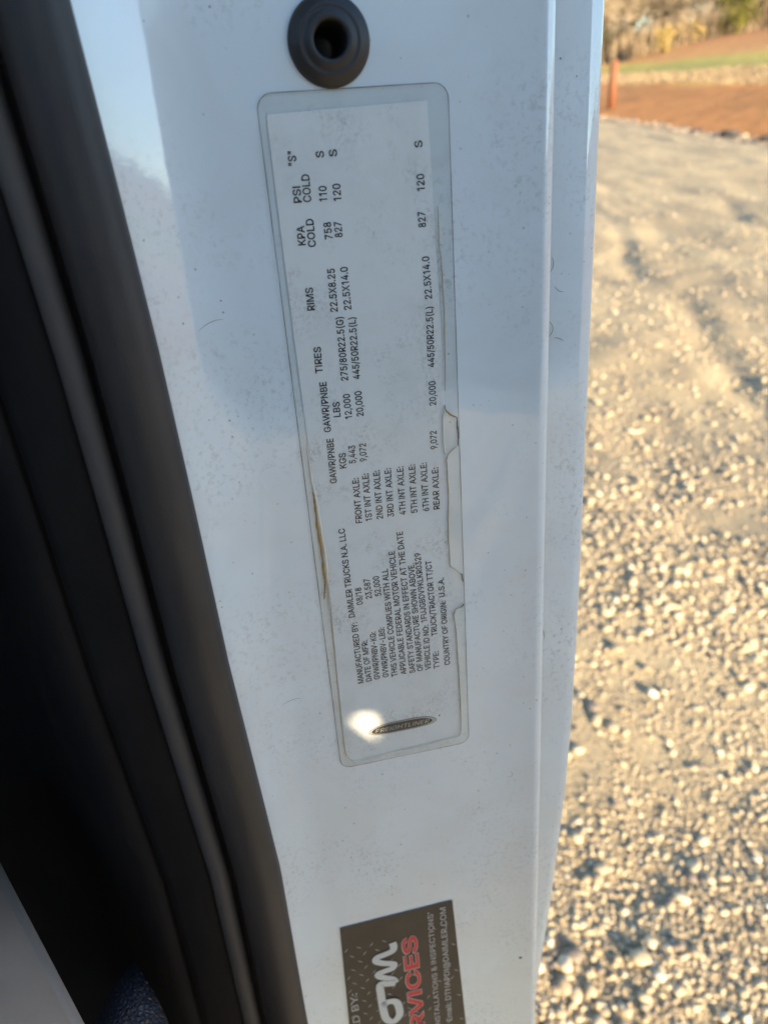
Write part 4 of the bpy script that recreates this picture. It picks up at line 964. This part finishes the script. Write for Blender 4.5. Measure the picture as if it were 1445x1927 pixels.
# silver script "om": a thick brush stroke
def stroke(pts, wd, m, wv):
    f = fine(pts, 8); ribbon('script_stroke', f, [wd * 1.25], wv, simple('script_shadow', (0.10, 0.11, 0.11), 0.4), shop); ribbon('script_stroke', f, [wd], wv + 0.0001, m, shop)
stroke([(-0.0165, 0.2830), (-0.0160, 0.2868), (-0.0170, 0.2900), (-0.0215, 0.2915), (-0.0262, 0.2925), (-0.0270, 0.2955), (-0.0235, 0.2985), (-0.0190, 0.3005), (-0.0170, 0.3020),
        (-0.0180, 0.3050), (-0.0225, 0.3060), (-0.0265, 0.3070), (-0.0262, 0.3095), (-0.0230, 0.3120), (-0.0185, 0.3150), (-0.0170, 0.3190)], 0.0042, SILVER, 0.0008)
stroke([(-0.0170, 0.3190), (-0.0215, 0.3180), (-0.0262, 0.3170), (-0.0265, 0.3280), (-0.0262, 0.3400), (-0.0250, 0.3500), (-0.0210, 0.3545), (-0.0168, 0.3500), (-0.0165, 0.3430), (-0.0180, 0.3365), (-0.0225, 0.3345), (-0.0262, 0.3370)], 0.0046, SILVER, 0.0009)

# ------------------------------------------------------------------ orange gate, rocks, weeds, trees beyond the lot
def fz(x, y): return float(field_h(np.array([x - EDGE]), np.array([y]))[0])
gate = thing('farm_gate', 'rust orange steel gate with a thick post at the end of the bank', 'gate', (11.05, 36.0, fz(11.05, 36.0)))
GO = simple('rusty_orange_paint', (0.18, 0.062, 0.022), 0.7)
GR = simple('rail_brown', (0.16, 0.08, 0.04), 0.7)
gx0, gy0, gz0 = 10.93, 36.0, fz(11.05, 36.0) + 0.20
bm = bmesh.new(); add_tube(bm, [(gx0, gy0, gz0 - 0.5), (gx0, gy0, gz0 + 1.50), (gx0, gy0, gz0 + 1.55)], [0.16, 0.16, 0.09], 14); bm_obj('post', bm, GO, gate, True)
for k in range(6):
    bm = bmesh.new(); zz = gz0 + 0.25 + 0.23 * k
    add_tube(bm, [(gx0 - 0.1, gy0, zz), (gx0 - 3.4, gy0 + 0.8, zz - 0.25)], [0.020, 0.020], 8); bm_obj('rail', bm, GR, gate, True)
bm = bmesh.new(); add_tube(bm, [(gx0 - 3.4, gy0 + 0.8, gz0 - 0.3), (gx0 - 3.4, gy0 + 0.8, gz0 + 1.4)], [0.06, 0.06], 10); bm_obj('post', bm, GO, gate, True)

RK = mat_varied('dark_rock', (0.03, 0.03, 0.03), (0.09, 0.08, 0.07), 9)
vt0, fc0 = ico(2)
for i, (x, y, r, lb) in enumerate(((9.55, 23.2, 0.10, 'small dark rock at the gravel edge, nearest the cab'), (9.6, 21.3, 0.17, 'flat dark rock on the edge of the gravel, middle of the three'), (9.62, 19.3, 0.16, 'dark rock at the gravel edge where the lot leaves the picture'))):
    rg = np.random.default_rng(70 + i)
    b = vt0 * (1 + 0.4 * (rg.random(len(vt0)) - 0.5))[:, None] * np.array((1.5, 1.2, 0.55)) * r
    o = mesh_obj('rock', b, [tuple(f) for f in fc0], RK, None, False); o.location = (x, y, r * 0.35)
    tag(o, lb, 'rock', 'dark rocks along the gravel edge')

def quads(name, cen, axis, wid, m, parent=None):
    """many small upright or slanted strips: cen n x 3, axis n x 3 (full length), wid n"""
    n_ = len(cen); r_ = RNG.normal(size=(n_, 3)); s_ = np.cross(axis, r_); s_ /= np.linalg.norm(s_, axis=1)[:, None] + 1e-9
    s_ *= wid[:, None] / 2
    V4 = np.stack([cen - s_, cen + s_, cen + axis + s_ * 0.5, cen + axis - s_ * 0.5], 1).reshape(-1, 3)
    me = bpy.data.meshes.new(name); me.from_pydata(V4.tolist(), [], [(4 * i, 4 * i + 1, 4 * i + 2, 4 * i + 3) for i in range(n_)])
    me.materials.append(m); me.update()
    o = bpy.data.objects.new(name, me); return link(o, parent)

n_ = 9000
s_ = RNG.uniform(4.6, 10, n_); y_ = RNG.uniform(22, 75, n_)
cen = np.stack([EDGE + s_, y_, field_h(s_, y_) - 0.02], 1)
ax = np.stack([RNG.normal(0, 0.08, n_), RNG.normal(0, 0.08, n_), RNG.uniform(0.08, 0.26, n_)], 1)
wd_ = quads('dry_weeds', cen, ax, RNG.uniform(0.02, 0.05, n_), mat_varied('dry_weed', (0.22, 0.165, 0.105), (0.33, 0.245, 0.145), 0.5))
wd_['kind'] = 'stuff'; wd_['label'] = 'brownish dry weeds standing between bank and green grass'

BARK = mat_varied('bark', (0.13, 0.10, 0.075), (0.26, 0.21, 0.15), 1.5)
BARKD = mat_varied('dark_bark', (0.035, 0.027, 0.025), (0.07, 0.055, 0.05), 1.5)
TWIG = mat_varied('tan_twigs', (0.26, 0.205, 0.14), (0.44, 0.36, 0.255), 0.4)
OLIVE = mat_varied('olive_leaves', (0.085, 0.085, 0.014), (0.15, 0.14, 0.025), 0.6)
CEDAR_GAP = mat_varied('dark_conifer_and_gap', (0.045, 0.04, 0.025), (0.10, 0.08, 0.045), 0.5)  # conifer colour, also used for the shaded gaps between trunks
GOLD = mat_varied('golden_leaves', (0.32, 0.235, 0.09), (0.43, 0.32, 0.12), 1.0)

def bare_tree_meshes(seed, hgt):
    rg = np.random.default_rng(seed); bm = bmesh.new(); tips = []
    lean = rg.normal(0, 0.03, 2); r0 = hgt * 0.017
    path = [Vector((lean[0] * z_ + 0.15 * math.sin(z_ * 0.5 + seed), lean[1] * z_, z_)) for z_ in np.linspace(-0.4, hgt * 0.95, 9)]
    add_tube(bm, path, list(np.linspace(r0, r0 * 0.15, 9)), 7)
    for k in range(16):
        f = rg.uniform(0.14, 0.9); i = int(f * 8); b = path[i].lerp(path[min(i + 1, 8)], f * 8 - i)
        a = rg.uniform(0, 6.28); L = hgt * rg.uniform(0.14, 0.30) * (1.1 - 0.5 * f)
        d = Vector((math.cos(a), math.sin(a), rg.uniform(0.3, 1.1))).normalized()
        e = b + d * L; mid = b + d * L * 0.5 + Vector((0, 0, L * 0.06))
        add_tube(bm, [b, mid, e], [r0 * 0.32 * (1.1 - f), r0 * 0.2 * (1.1 - f), r0 * 0.06], 5)
        tips += [(mid, L), (e, L), (b.lerp(e, 0.75), L)]
    nT = 90; cen = []; ax = []
    for t_, L in tips:
        for j in range(nT):
            c = np.array(t_) + rg.normal(0, L * 0.22, 3); d = rg.normal(size=3); d[2] = abs(d[2]) * 0.8; d /= np.linalg.norm(d)
            cen.append(c); ax.append(d * rg.uniform(0.35, 1.0))
    return bm, np.array(cen), np.array(ax)

def leafy_tree(name, seed, hgt, rad, m, bark, label, cat, x, y, base_f=0.05, leafn=2600, cone=True, group=None, lsize=0.16):
    rg = np.random.default_rng(seed); z0 = fz(x, y)
    t = thing(name, label, cat, (x, y, z0), group)
    bm = bmesh.new(); add_tube(bm, [(x, y, z0 - 0.3), (x, y, z0 + hgt * 0.5), (x + 0.1, y, z0 + hgt * 0.95)], [hgt * 0.02, hgt * 0.013, hgt * 0.003], 7); bm_obj('trunk', bm, bark, t, True)
    cl = 26; cc = []
    for k in range(cl):
        f = rg.uniform(base_f, 1); R = rad * ((1 - f) * 0.9 + 0.12 if cone else math.sqrt(max(0.05, 1 - (2 * f - 1) ** 2)))
        a = rg.uniform(0, 6.28); q_ = R * rg.uniform(0.3, 1)
        cc.append((q_ * math.cos(a), q_ * math.sin(a), f * hgt, max(0.25, R * 0.45)))
    cen = []
    for i in range(leafn):
        c = cc[i % cl]; cen.append(np.array((x + c[0], y + c[1], z0 + c[2])) + rg.normal(0, c[3] * 0.5, 3))
    ax = rg.normal(size=(leafn, 3)); ax *= (lsize / np.linalg.norm(ax, axis=1))[:, None]
    quads('crown', np.array(cen), ax, np.full(leafn, lsize), m, t)
    return t

GB = 'bare winter trees beyond the field'
protos = []
for k in range(5):
    bm, cen, ax = bare_tree_meshes(100 + k, 13 + 1.6 * k)
    me = bpy.data.meshes.new('trunk'); bm.to_mesh(me); bm.free(); me.materials.append(BARK)
    oc = quads('twigs', cen, ax, np.full(len(cen), 0.07), TWIG); mc = oc.data; bpy.data.objects.remove(oc)
    protos.append((me, mc))
spots = []
rt = random.Random(5)
for i in range(54):
    hd = rt.uniform(0.24, 0.62); y = rt.uniform(97, 150)
    spots.append((hd * y, y))
for i, (x, y) in enumerate(spots):
    me, mc = protos[i % 5]
    t = thing('bare_tree', 'bare tan winter tree among the others beyond the field', 'tree', (x, y, fz(x, y)), GB)
    t.rotation_euler = (0, 0, rt.uniform(0, 6.28))
    s = rt.uniform(0.8, 1.15); t.scale = (s, s, s)
    for nm, mm in (('trunk', me), ('crown', mc)):
        o = bpy.data.objects.new(nm, mm); COL.objects.link(o); o.parent = t
leafy_tree('olive_evergreen', 5, 4.4, 1.9, OLIVE, BARK, 'olive green evergreen bush standing right of the yellow shrub', 'tree', 0.4380 * 92, 92, 0.02, 2600, False)
leafy_tree('cedar_and_gap_fill', 6, 5.6, 1.5, CEDAR_GAP, BARKD, 'narrow dark cedar above the orange gate post', 'tree', 0.3280 * 100, 100, 0.25, 1800, True)
leafy_tree('cedar_and_gap_fill', 7, 6.5, 1.7, CEDAR_GAP, BARKD, 'dark tree shape standing in for the shaded gap left of the pale trunk at the right edge', 'tree', 0.4618 * 96, 96, 0.05, 2200, True)  # this and the next are dark fill for shade between trunks
leafy_tree('cedar_and_gap_fill', 8, 7.0, 1.8, CEDAR_GAP, BARKD, 'dark tree shape standing in for the shaded gap right of the pale trunk at the right edge', 'tree', 0.4825 * 96, 96, 0.02, 2200, True)
leafy_tree('cedar_and_gap_fill', 12, 3.0, 2.2, CEDAR_GAP, BARKD, 'low dark cedar scrub beside the orange gate post', 'tree', 0.2994 * 95, 95, 0.02, 1800, False)
leafy_tree('yellow_shrub', 9, 2.2, 1.1, GOLD, BARK, 'golden yellow shrub at the foot of the bare trees', 'shrub', 0.3579 * 88, 88, 0.1, 1100, False)
leafy_tree('yellow_shrub', 10, 1.8, 2.0, GOLD, BARK, 'wider faint yellow shrub right of the golden one', 'shrub', 0.3866 * 94, 94, 0.05, 700, False)
# brush along the foot of the wood
n_ = 9000
y_ = RNG.uniform(92, 118, n_); x_ = y_ * RNG.uniform(0.18, 0.62, n_)
cen = np.stack([x_, y_, field_h(x_ - EDGE, y_)], 1)
ax = np.stack([RNG.normal(0, 0.3, n_), RNG.normal(0, 0.3, n_), RNG.uniform(0.5, 3.2, n_)], 1)
br = quads('brush', cen, ax, RNG.uniform(0.05, 0.12, n_), mat_varied('brush', (0.20, 0.145, 0.09), (0.33, 0.25, 0.16), 0.3))
br['kind'] = 'stuff'; br['label'] = 'tan leafless brush at the foot of the wood'
